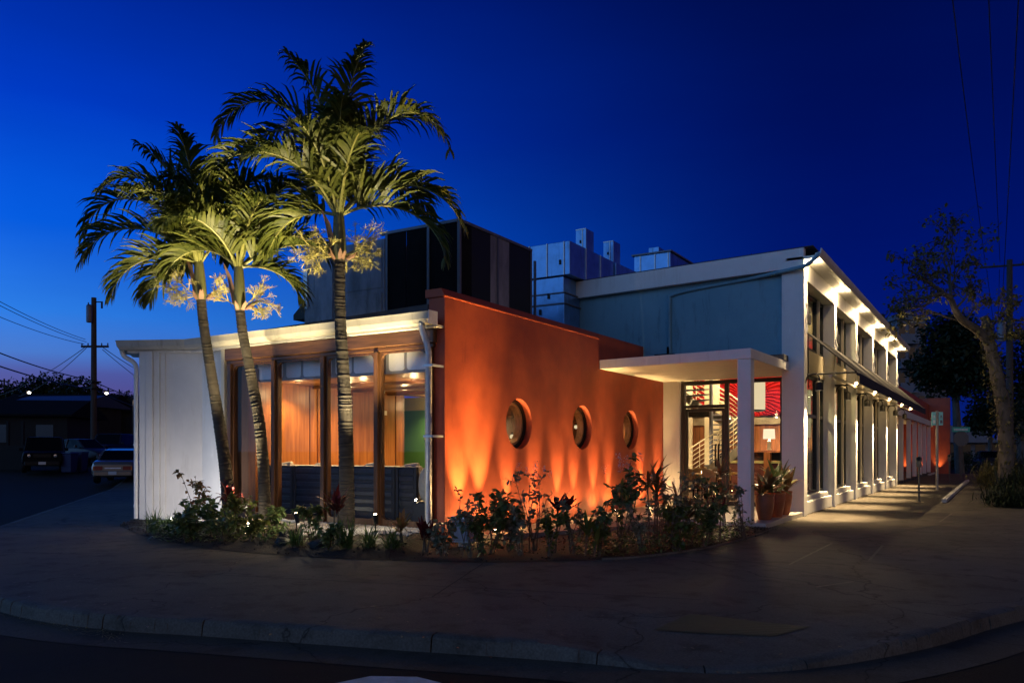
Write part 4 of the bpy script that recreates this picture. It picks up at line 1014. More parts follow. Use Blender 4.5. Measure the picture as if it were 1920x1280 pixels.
b = MB(); b.box(-13.48, -11.13, by0 - .01, 15.5, bz0, 5.98)
b.box(-13.46, -12.6, by0 - .03, by0 - .012, 4.1, 5.9); b.box(-12.2, -11.2, by0 - .025, by0 - .012, 4.2, 4.85); b.box(-12.5, -11.2, by0 - .02, by0 - .012, 4.95, 5.9)
b.build('sheet_cladding', M['panelgrey'], t, bev=.006)
b = MB(); b.box(-13.48, -13.36, by0 - .05, by0 - .031, 4.7, 5.6); b.box(-13.0, -12.85, by0 - .06, by0 - .031, 4.32, 4.38); b.box(-12.5, -12.36, by0 - .04, by0 - .012, 4.34, 4.40); b.build('cover_strip', M['galv'], t)
b = MB(); b.prism([(-13.9, 13.1), (-13.48, 13.1), (-13.48, 13.7), (-13.9, 13.7)], [4.5] * 4, [4.62, 4.95, 4.95, 4.62]); b.build('rain_hood', M['black'], t)

t = thing('duct_riser', 'tall banded sheet metal duct riser beside the dark plant screen', 'duct', (-10.3, 19.6, 3.9))
b = MB(); b.box(-11.3, -9.62, 18.30, 19.2, 3.9, 4.62); b.box(-11.3, -9.62, 18.30, 19.2, 4.66, 5.28); b.box(-11.3, -9.62, 18.30, 19.2, 5.31, 5.56); b.box(-11.26, -9.66, 18.34, 19.16, 5.59, 6.0)
b.build('casing', M['duct'], t, bev=.012)
b = MB()
for z in (4.62, 5.28, 5.56): b.box(-11.33, -9.59, 18.27, 19.23, z + .003, z + .03)
b.build('joint_flange', M['steel'], t)
b = MB()
for x, z in ((-9.9, 4.35), (-10.35, 5.05), (-10.1, 5.45)): b.box(x, x + .06, 18.27, 18.298, z, z + .14)
b.build('latch', M['black'], t)
t = thing('duct_plenum', 'bright ribbed duct box on top of the metal riser', 'duct', (-10.3, 20, 6.0))
b = MB(); b.box(-11.4, -9.45, 18.28, 21.0, 6.02, 6.88); b.build('casing', M['duct'], t, bev=.012)
b = MB()
for x in (-11.2, -10.65, -10.12, -9.62): b.box(x, x + .02, 18.25, 18.28, 6.02, 6.88)
for y in (19.2, 20.1): b.box(-9.45, -9.43, y, y + .02, 6.02, 6.88)
b.build('standing_seam', M['galv'], t)
b = MB(); b.box(-9.75, -9.70, 18.255, 18.28, 6.3, 6.42); b.build('latch', M['black'], t)
for k, (x, y, z1, lab) in enumerate([(-9.95, 20.2, 7.72, 'taller square exhaust stack behind the ribbed duct box'), (-9.75, 21.6, 7.66, 'shorter square exhaust stack right of the taller one')]):
    t = thing('exhaust_stack', lab, 'exhaust stack', (x, y, 6.9))
    b = MB(); b.box(x - .30, x + .02, y, y + .5, 6.3, z1); b.build('casing', M['duct'], t, bev=.01)
    b = MB(); b.box(x - .10, x - .08, y - .02, y, 6.9, z1); b.box(x - .30, x + .02, y - .012, y, z1 - .03, z1); b.build('standing_seam', M['galv'], t)
    b = MB(); b.box(x - .17, x - .13, y - .025, y, z1 - .4, z1 - .32); b.build('latch', M['black'], t)
t = thing('horizontal_duct', 'long dark duct run falling away behind the teal wall', 'duct', (-9.6, 23.5, 6.3))
b = MB(); b.prism([(-9.95, 21.05), (-9.40, 21.05), (-9.40, 27.5), (-9.95, 27.5)], [6.0] * 4, [6.86, 6.86, 6.95, 6.95]); b.build('casing', M['duct'], t, bev=.01)
b = MB(); [b.box(-9.40, -9.37, y, y + .03, 6.05, 6.86) for y in (22.4, 24, 25.6)]; b.build('joint_flange', M['steel'], t)
t = thing('rooftop_unit', 'low boxy rooftop air unit with a small cap behind the white fascia', 'air conditioner', (-10, 26, 6.1))
b = MB(); b.box(-10.25, -9.02, 24.4, 27.5, 6.1, 7.83); b.build('casing', M['duct'], t, bev=.01)
b = MB(); b.box(-10.32, -8.96, 24.33, 27.56, 7.832, 7.88); b.build('lid', M['steel'], t)
b = MB(); b.box(-9.95, -9.6, 24.9, 25.6, 7.882, 8.18); b.build('cap', M['duct'], t, bev=.01)
b = MB(); [b.box(x, x + .03, 24.37, 24.398, 6.2, 7.82) for x in (-10.05, -9.55, -9.1)]; b.build('standing_seam', M['galv'], t)

# ================================================================== uplights
fix0 = None
WALLY = [10.98, 11.60, 12.52, 13.5, 14.48, 15.2, 16.16, 16.95, 18.87, 20.05]
def wl_label(i): return ['outermost ground uplight at the corner of the orange wall', 'second ground uplight from the corner of the orange wall', 'ground uplight under the first porthole', 'ground uplight between the first and second portholes', 'ground uplight just before the second porthole', 'ground uplight under the second porthole',
                         'ground uplight just past the second porthole', 'ground uplight where the canopy meets the orange wall', 'ground uplight just past the third porthole', 'ground uplight beside the white entry pilaster'][i]
for i, y in enumerate(WALLY):
    base = .1 if 11.3 < y < 15.7 or y > 15.8 else .0
    xx = XO + (.21 if i > 1 else .34)
    t = thing('ground_uplight', wl_label(i), 'uplight', (xx, y, base), 'uplights washing the orange wall')
    b = MB(); b.lathe([(.001, .0), (.062, .0), (.062, .05), (.05, .055), (.046, .045), (.001, .045)], (xx, y, base), 18); b.build('housing', M['black'], t, smooth=True)
    b = MB(); b.lathe([(.001, .047), (.045, .047), (.045, .05), (.001, .05)], (xx, y, base), 14); b.build('lens', M['lampw'], t)
    w = 10.5 * [165, 165, 62, 58, 62, 54, 58, 50, 60, 60][i]; an = [40, 40, 38, 36, 38, 36, 38, 36, 36, 36][i]
    spot('wall_wash', (xx, y, base + .07), (XO + .02, y, base + (2.0 if i < 2 else 1.9)), w, (1, .58, .17) if i < 2 else (1, .58, .20), an, 1, .02, t)
    spot('soft_wash', (xx + .10, y, base + .07), (XO + .02, y, base + .95), 75 if i < 2 else 62, AMBER, 125, 1, .03, t); point('uplight_spill', (xx + .08, y, base + .12), 5, AMBER, .03, t)

def bullet(px, py, d, tgt, w, ang, label, spill=10, tint=(1, .80, .42)):
    p = at(px, py, d); g = bed_height(p.x, p.y)
    t = thing('garden_spotlight', label, 'garden light', (p.x, p.y, g), 'spotlights in the planting bed')
    b = MB(); b.tube([(p.x, p.y, g - .02), (p.x, p.y, p.z - .05)], .011, 8); b.build('stake', M['black'], t)
    v = (Vector(tgt) - p).normalized()
    b = MB(); b.tube([p - v * .12, p - v * .02, p + v * .03], [.03, .045, .048], 14); b.build('housing', M['black'], t, smooth=True)
    b = MB(); b.ball(p + v * .03, .024, n=12); b.build('lens', M['lampw'], t)
    spot('garden_beam', p + v * .08, tgt, w, tint, ang, .7, .03, t)
    if spill: point('garden_spill', p + v * .10, spill, (1, .86, .62), .03, t)

# ================================================================== palms
RV = Vector((CA, SA, 0)); TV = Vector((SA, -CA, 0)); ZV = Vector((0, 0, 1))
def make_frond(rng, base, phi, e0, e1, L, leafL=.70, n=56, pw=1.15, sway=0):
    mb = MB(); rb = MB(); pts = []; p = Vector(base); S = 22
    dirs = []
    for s in range(S + 1):
        t = s / S; el = R(e0 + (e1 - e0) * t ** pw); ph = R(phi + sway * t * t)
        h = RV * math.cos(ph) + TV * math.sin(ph); d = h * math.cos(el) + ZV * math.sin(el)
        pts.append(p.copy()); dirs.append(d); p = p + d * (L / S)
    rb.tube(pts, [.028 * (1 - .9 * s / S) + .003 for s in range(S + 1)], 5)
    for k in range(n):
        t = .13 + .87 * (k / (n - 1)); f = t * S; i = min(int(f), S - 1); fr = f - i
        o = pts[i].lerp(pts[i + 1], fr); d = dirs[i].lerp(dirs[i + 1], fr).normalized()
        side = d.cross(ZV); side = side.normalized() if side.length > .15 else RV.copy()
        upn = side.cross(d).normalized()
        if upn.z < 0 and abs(d.z) < .9: upn = -upn
        ll = leafL * (.55 + .45 * math.sin(math.pi * min(1, .25 + t * .8))) * (1 - .45 * max(0, t - .75) / .25) * rng.uniform(.85, 1.12)
        ang = R((62 - 34 * t + rng.uniform(-6, 6)) * (.62 if e1 > 50 else 1))
        for sg in (-1, 1):
            lift = rng.uniform(.15, 1.15) * (1.15 - .75 * t) if t < .8 else rng.uniform(-.1, .5)
            ld = (side * sg * math.sin(ang) + d * math.cos(ang) + upn * lift).normalized()
            q = o.copy(); lp = [q.copy()]; cur = ld.copy()
            dr = rng.uniform(.35, .95) * (.55 + .75 * t)
            for s in range(4):
                q = q + cur * (ll / 4); lp.append(q.copy()); cur = (cur + Vector((0, 0, -dr * (.35 + .35 * s)))).normalized()
            ac = (d - ld * d.dot(ld)); ac = ac.normalized() if ac.length > .05 else upn
            w = .017 + .013 * rng.random()
            mb.strip(lp, [w * .5, w, w * 1.02, w * .7, .002], ac)
    return mb, rb
def inflorescence(rng, base, dirv, size):
    b = MB()
    def grow(p, d, L, r, lev):
        q = p + d * L; mid = p + d * L * .5 + Vector((0, 0, -.06 * L))
        b.tube([p, mid, q], [r, r * .85, r * .65], 4, cap=False)
        if lev == 0: return
        for _ in range(rng.choice((4, 4, 5)) if lev > 1 else 4):
            t = rng.uniform(.3, 1); o = p.lerp(q, t)
            nd = (d + Vector((rng.gauss(0, .62), rng.gauss(0, .62), rng.gauss(-.05, .5)))).normalized()
            grow(o, nd, L * rng.uniform(.45, .72), r * .68, lev - 1)
    grow(Vector(base), Vector(dirv).normalized(), size, .0135, 4)
    return b
def palm(name, label, path, radii, shaft_top, fronds, d, seed, infl):
    rng = random.Random(seed)
    P = [at(px, py, dd) for px, py, dd in path]; g = P[0]
    t = thing('palm_tree', label, 'palm tree', tuple(g), 'palms in front of the timber windows')
    cs = catmull(P, 12); total = sum((cs[i + 1] - cs[i]).length for i in range(len(cs) - 1))
    # resample with ring scars
    pts = []; rad = []; acc = 0; nxt = 0
    for i in range(len(cs) - 1):
        seg = cs[i + 1] - cs[i]
        while nxt <= acc + seg.length:
            u = nxt / total; k = u * (len(radii) - 1); a = min(int(k), len(radii) - 2); r = radii[a] + (radii[a + 1] - radii[a]) * (k - a)
            q = cs[i] + seg * ((nxt - acc) / seg.length)
            ph = len(pts) % 3
            pts.append(q); rad.append(r * (1.03 + rng.uniform(-.03, .05) if ph == 0 else (.985 if ph == 1 else .965)))
            nxt += (.022 if ph != 0 else .012) * rng.uniform(.55, 1.7)
        acc += seg.length
    b = MB(); b.tube(pts, rad, 18); b.build('trunk', M['bark'], t, smooth=True)
    T = cs[-1]; S_ = at(*shaft_top)
    b = MB(); sp = [T, T.lerp(S_, .12), T.lerp(S_, .45), T.lerp(S_, .8), S_, S_ + Vector((0, 0, .15))]
    b.tube(sp, [radii[-1] * 1.02, radii[-1] * 1.28, radii[-1] * 1.2, radii[-1] * 1.0, radii[-1] * .8, .02], 16); b.build('crownshaft', M['shaft'], t, smooth=True)
    for k in range(7):      # torn leaf-base fibres at the crownshaft foot
        a = rng.uniform(0, 6.28); o = T + Vector((math.cos(a), math.sin(a), 0)) * radii[-1] * 1.1
        b = MB(); b.strip([o, o + Vector((math.cos(a) * .05, math.sin(a) * .05, .07)), o + Vector((math.cos(a) * .1, math.sin(a) * .1, .08 + rng.uniform(0, .1)))], [.03, .035, .006], Vector((-math.sin(a), math.cos(a), 0)))
        b.build('leaf_scar', M['bract'], t)
    for (side, sz, up) in infl:
        dv_ = RV * side + TV * rng.uniform(-.1, .35) + ZV * up
        o = T + Vector((0, 0, .08)) + RV * side * radii[-1]
        inflorescence(rng, o, dv_, sz * 1.12).build('flower_cluster', M['flower'], t)
    # a long dry sheath hanging loose
    o = T + Vector((0, 0, .12)) - RV * radii[-1] * 1.15 + TV * .03
    b = MB(); b.strip([o, o + Vector((0, 0, .22)) - RV * .03, o + Vector((0, 0, .48)) - RV * .09, o + Vector((0, 0, .72)) - RV * .19], [.05, .075, .06, .006], [RV * .8 + TV * .6] * 4); b.build('dry_sheath', M['bract'], t)
    o = T + Vector((0, 0, .02)) + RV * radii[-1] * 1.2
    b = MB(); b.tube([o, o + RV * .10 + ZV * .06, o + RV * .22 + ZV * .17], [.02, .055, .004], 8); b.build('spathe', M['bract'], t, smooth=True)
    for fr_ in fronds:
        phi, e0, e1, L = fr_[:4]; pw_ = fr_[4] if len(fr_) > 4 else 1.15
        mb, rb = make_frond(rng, S_ - Vector((0, 0, .1)) + (RV * math.cos(R(phi)) + TV * math.sin(R(phi))) * .05, phi + rng.uniform(-4, 4), e0, e1, L, pw=pw_, sway=rng.uniform(-14, 14), leafL=.52 if e1 > 50 else .78)
        r = rb.build('frond', M['rachis'], t, smooth=True)
        l = mb.build('leaflets', M['frond'], r, smooth='leaf')
palm('palm_tree', 'tallest palm with its trunk before the third timber window', [(650, 990, 13.45), (650, 900, 13.45), (648, 800, 13.45), (645, 720, 13.45), (640, 640, 13.45), (637, 560, 13.45), (637, 488, 13.45)],
     [.142, .124, .126, .113, .100, .093, .090], (635, 392, 13.45),
     [(55, 86, 25, 2.75, 2.4), (150, 87, 30, 2.7, 2.4), (260, 87, 40, 2.5, 2.2), (178, 84, -86, 3.5, 1.9), (200, 80, -70, 3.0, 1.8), (174, 60, -72, 2.9, 1.5), (4, 82, -86, 3.1, 1.9), (20, 78, -70, 2.9, 1.8), (-2, 48, -74, 2.5), (-12, 28, -84, 2.2), (195, 18, -72, 1.5), (80, 82, 48, 1.8), (112, 72, 0, 1.8), (60, 68, -15, 1.9), (140, 62, -30, 1.9), (270, 70, -30, 2.4), (320, 60, -50, 2.3), (230, 60, -50, 2.2)], 13.45, 11,
     [(-1, .36, .35), (1, .36, .8), (-.8, .34, -.2), (.8, .3, .2), (-.7, .3, .9), (1, .34, .15), (.7, .32, -.2), (-1, .32, .05)])
palm('palm_tree', 'middle palm with its lower trunk crossing the first timber post', [(497, 985, 14.3), (494, 880, 14.3), (486, 790, 14.3), (470, 700, 14.3), (456, 630, 14.3), (450, 582, 14.3)],
     [.112, .103, .100, .093, .086, .082], (447, 490, 14.3),
     [(165, 76, 10, 2.0, 1.6), (18, 74, 0, 2.0, 1.6), (2, 34, -24, 1.75), (85, 82, 30, 1.7), (130, 66, -10, 1.8), (50, 66, -10, 1.8), (270, 76, -10, 2.2), (200, 45, -60, 1.8), (330, 55, -50, 2.0), (-5, 8, -76, 1.3), (115, 60, -20, 1.5)], 14.3, 23,
     [(1, .36, .25), (.8, .32, -.15), (-.5, .26, .3), (.9, .3, .7)])
palm('palm_tree', 'leftmost palm leaning across the plain white wall', [(431, 975, 14.9), (424, 890, 14.9), (412, 800, 14.9), (396, 700, 14.9), (382, 610, 14.9), (377, 562, 14.9)],
     [.125, .115, .108, .098, .090, .086], (372, 482, 14.9),
     [(178, 50, -78, 2.5, 1.3), (182, 70, -82, 3.0, 1.5), (160, 80, -60, 2.6, 1.9), (165, 18, -80, 1.8), (168, 82, 28, 2.4, 2.0), (100, 88, 35, 2.4, 2.2), (20, 86, 30, 2.2, 2.0), (14, 84, -22, 2.6), (0, 60, -50, 2.0), (90, 60, -50, 1.7), (120, 74, -20, 2.0), (60, 70, -30, 1.8), (270, 64, -50, 2.2), (235, 60, -60, 2.3), (200, 8, -80, 1.4)], 14.9, 37,
     [(-1, .36, .25), (1, .34, .3), (-.8, .32, -.2), (-.9, .3, .7)])
bullet(704, 968, 12.75, at(640, 330, 13.5), 2700, 46, 'garden spotlight right of the tallest palm')
bullet(556, 966, 12.7, at(452, 400, 14.3), 2600, 46, 'garden spotlight between the middle and tallest palms')
bullet(466, 985, 13.9, at(350, 395, 14.9), 2400, 46, 'garden spotlight among leaves by the leftmost palm')
bullet(335, 990, 14.3, (-14.6, 10.3, 1.9), 150, 125, 'added fill spotlight hidden low in the shrubs before the white wall', 0, (1, .93, .88))  # spotlight added to brighten the white wall; no such fixture is known

# ================================================================== shrubs
def leaf(b, o, d, up, L, w, curl=.25, seg=3):
    d = d.normalized(); ac = d.cross(up); ac = ac.normalized() if ac.length > .05 else Vector((1, 0, 0))
    pts = []; p = o.copy(); cur = d.copy()
    for s in range(seg + 1):
        pts.append(p.copy()); p = p + cur * (L / seg); cur = (cur + Vector((0, 0, -curl))).normalized()
    prof = {3: [.12, 1, .8, .04], 4: [.15, .8, 1, .7, .04], 5: [.2, .7, 1, .95, .6, .03]}[seg]
    b.strip(pts, [w * q for q in prof], ac)
def broad(rng, stem, fol, g, h, w, ns, leaves, L, wd):
    for _ in range(ns):
        a = rng.uniform(0, 6.28); sp = rng.uniform(.1, .5) * w; hh = h * rng.uniform(.62, 1.0)
        p0 = Vector((g.x + rng.gauss(0, .03), g.y + rng.gauss(0, .03), g.z - .02)); tip = g + Vector((math.cos(a) * sp, math.sin(a) * sp, hh))
        mid = p0.lerp(tip, .5) + Vector((rng.gauss(0, .04), rng.gauss(0, .04), .02)); pts = catmull([p0, mid, tip], 5)
        stem.tube(pts, [.010 - .007 * i / (len(pts) - 1) for i in range(len(pts))], 5)
        twigs = [(pts, .18)]
        for _ in range(3):
            o = pts[rng.randrange(len(pts) // 2, len(pts))]; v = Vector((rng.gauss(0, 1), rng.gauss(0, 1), rng.uniform(.2, 1))).normalized() * rng.uniform(.1, .24) * min(1, w * 1.6)
            q = [o, o + v * .5 + Vector((0, 0, .01)), o + v]; stem.tube(q, [.005, .004, .002], 4); twigs.append((q, .1))
        for _ in range(leaves):
            tw, lo = rng.choice(twigs); f = rng.uniform(lo, 1) * (len(tw) - 1); i = min(int(f), len(tw) - 2); o = tw[i].lerp(tw[i + 1], f - i)
            d = Vector((rng.gauss(0, 1), rng.gauss(0, 1), rng.gauss(.15, .6))); k = rng.uniform(.6, 1.15)
            leaf(fol, o, d, ZV + Vector((rng.gauss(0, .4), rng.gauss(0, .4), 0)), L * k, wd * k, rng.uniform(.1, .5))
def rosette(rng, fol, c, n, L, w, spread=(15, 75), curl=.18):
    for k in range(n):
        a = k * 2.4 + rng.uniform(-.3, .3); el = R(rng.uniform(*spread)); d = Vector((math.cos(a) * math.cos(el), math.sin(a) * math.cos(el), math.sin(el)))
        leaf(fol, c + Vector((rng.gauss(0, .012), rng.gauss(0, .012), -.10 * rng.random())), d, ZV, L * rng.uniform(.7, 1.1), w * rng.uniform(.8, 1.15), curl * rng.uniform(.6, 1.4), 5)
PN = {'broad': ('leafy_shrub', 'shrub'), 'ti': ('broadleaf_cordyline', 'plant'), 'fern': ('fern', 'fern'), 'bloom': ('flowering_shrub', 'shrub')}
def plant(kind, px, d, topy, w, m, label, seed, dens=1.0, L=.1):
    rng = random.Random(seed); g = gnd(px, d); g.z = bed_height(g.x, g.y)
    top = EYE + (845 - topy) / F_PX * d; h = top - g.z
    nm, cat = PN[kind]; t = thing(nm, label, cat, tuple(g), {'broad': 'leafy shrubs in the planting bed', 'ti': 'cordylines in the planting bed', 'fern': 'ferns in the planting bed', 'bloom': 'blue flowering shrubs'}[kind])
    st_, fo = MB(), MB()
    if kind in ('broad', 'bloom'):
        broad(rng, st_, fo, g, h * .96, w, 6 if kind == 'broad' else 7, int(44 * dens), L, L * .30)
    elif kind == 'ti':
        for k in range(rng.choice((2, 3))):
            q = g + Vector((rng.gauss(0, .07), rng.gauss(0, .07), 0)); hh = (h - .22) * rng.uniform(.62, 1.0) if k else h - .24
            c = q + Vector((rng.gauss(0, .03), rng.gauss(0, .03), max(.06, hh))); st_.tube([q, q.lerp(c, .5), c], [.014, .012, .01], 6)
            rosette(rng, fo, c, int(13 * dens), w * .62, .030, (5, 80))
    else:
        for k in range(int(64 * dens)):
            a = rng.uniform(0, 6.28); el = R(rng.uniform(35, 85)); dd = Vector((math.cos(a) * math.cos(el), math.sin(a) * math.cos(el), math.sin(el)))
            leaf(fo, g + Vector((rng.gauss(0, .05), rng.gauss(0, .05), 0)), dd, ZV, h * rng.uniform(.8, 1.4), .009, .3, 5)
        st_.tube([g - Vector((0, 0, .02)), g + Vector((0, 0, .07))], [.04, .02], 8)
    st_.build('stem', M['stem'], t); fo.build('foliage', M[m], t, smooth='leaf')
    if kind == 'bloom':
        fl = MB()
        for k in range(9):
            a = rng.uniform(0, 6.28); r = rng.uniform(0, .42) * w; c = g + Vector((math.cos(a) * r, math.sin(a) * r, h * rng.uniform(.80, 1.0)))
            for j in range(26):
                q = c + Vector((rng.gauss(0, .018), rng.gauss(0, .018), rng.uniform(-.05, .07))); leaf(fl, q, Vector((rng.gauss(0, 1), rng.gauss(0, 1), rng.gauss(0, 1))), ZV, .018, .007)
        fl.build('blossom', M['blossom'], t, smooth='leaf')
PL = [
 ('fern', 290, 14.35, 955, .5, 'fern', 'fern tuft at the far left tip of the bed by the white pilaster', 1.2, .1),
 ('fern', 318, 13.75, 962, .5, 'fern', 'fern in front of the white wall, next to the leftmost fern', 1.2, .1),
 ('broad', 366, 14.1, 868, .50, 'leafRG', 'tall bronze topped shrub against the plain white wall', .9, .10),
 ('broad', 342, 13.65, 945, .65, 'leafA', 'bushy green shrub at the foot of the tall bronze topped shrub', 1.4, .10),
 ('broad', 392, 13.35, 930, .70, 'leafA', 'dense dark green shrub left of the leftmost palm trunk', 1.5, .11),
 ('ti', 428, 14.25, 905, .62, 'leafR', 'red cordyline at the base of the leftmost palm', 1.1, .1),
 ('broad', 447, 13.5, 925, .55, 'leafC', 'yellowish green shrub between the leftmost and middle palms', 1.2, .10),
 ('broad', 418, 12.75, 965, .6, 'leafA', 'low shrub at the pavement edge before the leftmost palm', 1.4, .09),
 ('broad', 470, 12.65, 960, .6, 'leafC', 'light green shrub at the pavement edge before the middle palm', 1.3, .09),
 ('broad', 510, 12.9, 955, .5, 'leafA', 'drooping green shrub just right of the middle palm trunk', 1.2, .10),
 ('broad', 590, 12.1, 945, .48, 'leafA', 'single green shrub alone on the soil before the second window', 1.6, .10),
 ('ti', 622, 12.1, 915, .66, 'leafR', 'large red cordyline beside the tallest palm trunk', 1.3, .1),
 ('fern', 650, 11.75, 975, .5, 'fern', 'spiky fern in front of the tallest palm', 1.6, .1),
 ('fern', 692, 11.75, 985, .5, 'fern', 'spiky fern just right of the one before the tallest palm', 1.4, .1),
 ('ti', 757, 11.9, 958, .55, 'leafRG', 'thin bronze cordyline on the gravel before the last window', .9, .1),
 ('ti', 797, 11.6, 968, .5, 'leafR', 'small red cordyline by the foot of the corrugated downspout', .9, .1),
 ('broad', 880, 11.15, 915, .45, 'leafB', 'thin stemmed shrub in front of the grey utility box', .7, .09),
 ('broad', 922, 11.5, 905, .62, 'leafA', 'rounded dark shrub right of the grey utility box', 1.5, .11),
 ('broad', 958, 11.9, 912, .50, 'leafA', 'dark leaved shrub between the rounded shrub and the sparse blue one', 1.3, .11),
 ('bloom', 1002, 12.0, 868, .62, 'leafB', 'tall sparse blue flowering shrub below the first porthole', .75, .085),
 ('ti', 1052, 11.7, 918, .55, 'leafR', 'dark red cordyline between the two blue flowering shrubs', 1.1, .1),
 ('broad', 1075, 11.55, 935, .45, 'leafB', 'grey green shrub right of the dark red cordyline', 1.0, .09),
 ('ti', 1105, 11.35, 962, .60, 'leafC', 'low broad yellow green cordyline at the bed front', 1.2, .1),
 ('bloom', 1165, 12.0, 850, .85, 'leafA', 'largest blue flowering shrub below the third porthole', 1.3, .12),
 ('ti', 1232, 12.6, 872, .78, 'leafRG', 'tall bronze cordyline before the end of the orange wall', 1.2, .1),
 ('broad', 1262, 12.1, 925, .55, 'leafB', 'grey green shrub before the white entry pilaster', 1.3, .09),
 ('broad', 1298, 12.9, 872, .50, 'leafB', 'tall thin grey green shrub before the glass door', 1.1, .085),
 ('broad', 1325, 12.75, 900, .60, 'leafA', 'leafy shrub in front of the door handle', 1.4, .10),
 ('ti', 1366, 14.3, 862, .66, 'leafRG', 'tall bronze cordyline left of the canopy post', 1.3, .1),
 ('broad', 1392, 13.6, 905, .42, 'leafB', 'slim shrub in front of the canopy post', .9, .08),
 ('broad', 905, 11.25, 945, .55, 'leafA', 'low dark shrub at the bed front just right of the grey utility box', 1.3, .10),
 ('broad', 975, 11.35, 950, .60, 'leafB', 'low grey green shrub at the bed front below the first porthole', 1.2, .09),
 ('broad', 1030, 11.3, 955, .50, 'leafC', 'low yellowish shrub before the dark red cordyline', 1.1, .09),
 ('broad', 1272, 11.9, 950, .60, 'leafC', 'light green shrub at the bed edge before the entry pilaster', 1.3, .10),
 ('broad', 1318, 12.4, 945, .60, 'leafA', 'dark leafy shrub at the bed edge before the glass door', 1.4, .10),
 ('ti', 1285, 12.5, 905, .60, 'leafRG', 'bronze cordyline among the shrubs before the glass door', 1.2, .1),
 ('broad', 1205, 11.6, 935, .55, 'leafB', 'grey green shrub at the bed front before the tall bronze cordyline', 1.1, .09),
 ('broad', 1122, 11.45, 940, .5, 'leafA', 'leafy shrub left of the largest blue flowering shrub, at the bed front', 1.1, .09),
 ('ti', 1345, 12.8, 925, .55, 'leafR', 'red leaved cordyline at the right end of the bed', 1.1, .1),
 ('fern', 735, 11.6, 990, .5, 'fern', 'fern at the bed front before the thin bronze cordyline', 1.3, .1),
 ('broad', 612, 11.65, 985, .45, 'leafA', 'low green shrub at the pavement edge left of the spiky ferns', 1.2, .09),
 ('fern', 555, 12.1, 985, .5, 'fern', 'fern at the pavement edge below the dark boulders', 1.3, .1),
 ('broad', 832, 11.25, 975, .45, 'leafB', 'low grey green shrub at the bed front before the downspout foot', 1.0, .09),
 ('bloom', 1245, 13.0, 890, .6, 'leafB', 'slim blue flowering shrub at the end of the orange wall', 1.0, .09),
 ('broad', 352, 13.0, 965, .7, 'leafA', 'low spreading shrub at the pavement edge before the white wall', 1.5, .10),
]
for i, (k, px, d, ty, w, m, lab, den, L) in enumerate(PL): plant(k, px, d, ty, w, m, lab, 100 + i, den, L)
gc = MB(); rng = random.Random(77)     # low carpet of small leaves under the shrubs on the right
for _ in range(1300):
    px = rng.uniform(1080, 1412); i = rng.random(); dmin = 11.0 + max(0, (px - 1150) / 250) ** 2 * 2.6; d = dmin + .25 + rng.random() ** 1.3 * 1.5
    g = gnd(px, d); 
    if g.x < -7.0 or g.y > 15.7 or g.x > -3.85: continue
    leaf(gc, Vector((g.x, g.y, rng.uniform(.02, .26))), Vector((rng.gauss(0, 1), rng.gauss(0, 1), rng.gauss(.2, .5))), ZV, rng.uniform(.05, .12), rng.uniform(.012, .028), .25)
tag(gc.build('ground_cover', M['leafA'], smooth='leaf', org=(-5, 12.5, .02)), 'low leafy ground cover below the shrubs at the right of the bed', 'ground cover', kind='stuff')
gc = MB()
for _ in range(1500):
    px = rng.uniform(285, 545); d = rng.uniform(12.35, 13.9) + (545 - px) / 260 * .7
    g = gnd(px, d); leaf(gc, Vector((g.x, g.y, rng.uniform(.03, .30))), Vector((rng.gauss(0, 1), rng.gauss(0, 1), rng.gauss(.2, .5))), ZV, rng.uniform(.06, .12), rng.uniform(.015, .03), .25)
tag(gc.build('ground_cover', M['leafA'], smooth='leaf', org=(-12, 9, .02)), 'low leafy ground cover around the two left palms', 'ground cover', kind='stuff')
def rock(px, d, r, label, m, seed):
    rng = random.Random(seed); p = gnd(px, d); p.z = bed_height(p.x, p.y); bm = bmesh.new(); bmesh.ops.create_icosphere(bm, subdivisions=3, radius=r)
    ph = [rng.uniform(0, 6) for _ in range(6)]
    for v in bm.verts:
        c = v.co.normalized(); k = 1 + .13 * math.sin(c.x * 4 + ph[0]) + .12 * math.sin(c.y * 5 + ph[1]) + .08 * math.sin(c.z * 7 + ph[2]) + .04 * math.sin(c.x * 13 + ph[3])
        v.co = Vector((c.x * 1.25, c.y, c.z * .62)) * r * k
    me = bpy.data.meshes.new('boulder'); bm.to_mesh(me); bm.free(); me.materials.append(M[m]); me.polygons.foreach_set('use_smooth', [True] * len(me.polygons))
    o = bpy.data.objects.new('boulder', me); col.objects.link(o); o.location = p + Vector((0, 0, r * .3)); tag(o, label, 'boulder', 'boulders in the planting bed')
M['rock'] = mat('dark_lava_rock', (.03, .028, .028), .85, var=.4, scale=7, bump=.8, bscale=18)
rock(545, 12.75, .17, 'dark rounded boulder left of the lone green shrub', 'rock', 1); rock(598, 12.0, .13, 'smaller dark boulder below the lone green shrub', 'rock', 2)
rock(530, 12.3, .11, 'small boulder at the end of the white gravel', 'rock', 3)
b = MB(); b.tube(catmull([at(520, 970, 13.9), at(545, 978, 13.6), at(556, 976, 13.3), at(560, 985, 13.2)], 6), .028, 10)
o = b.build('drain_pipe', M['white'], smooth=True, org=tuple(gnd(540, 13.6, .2))); tag(o, 'short white drain pipe lying on the gravel', 'pipe')
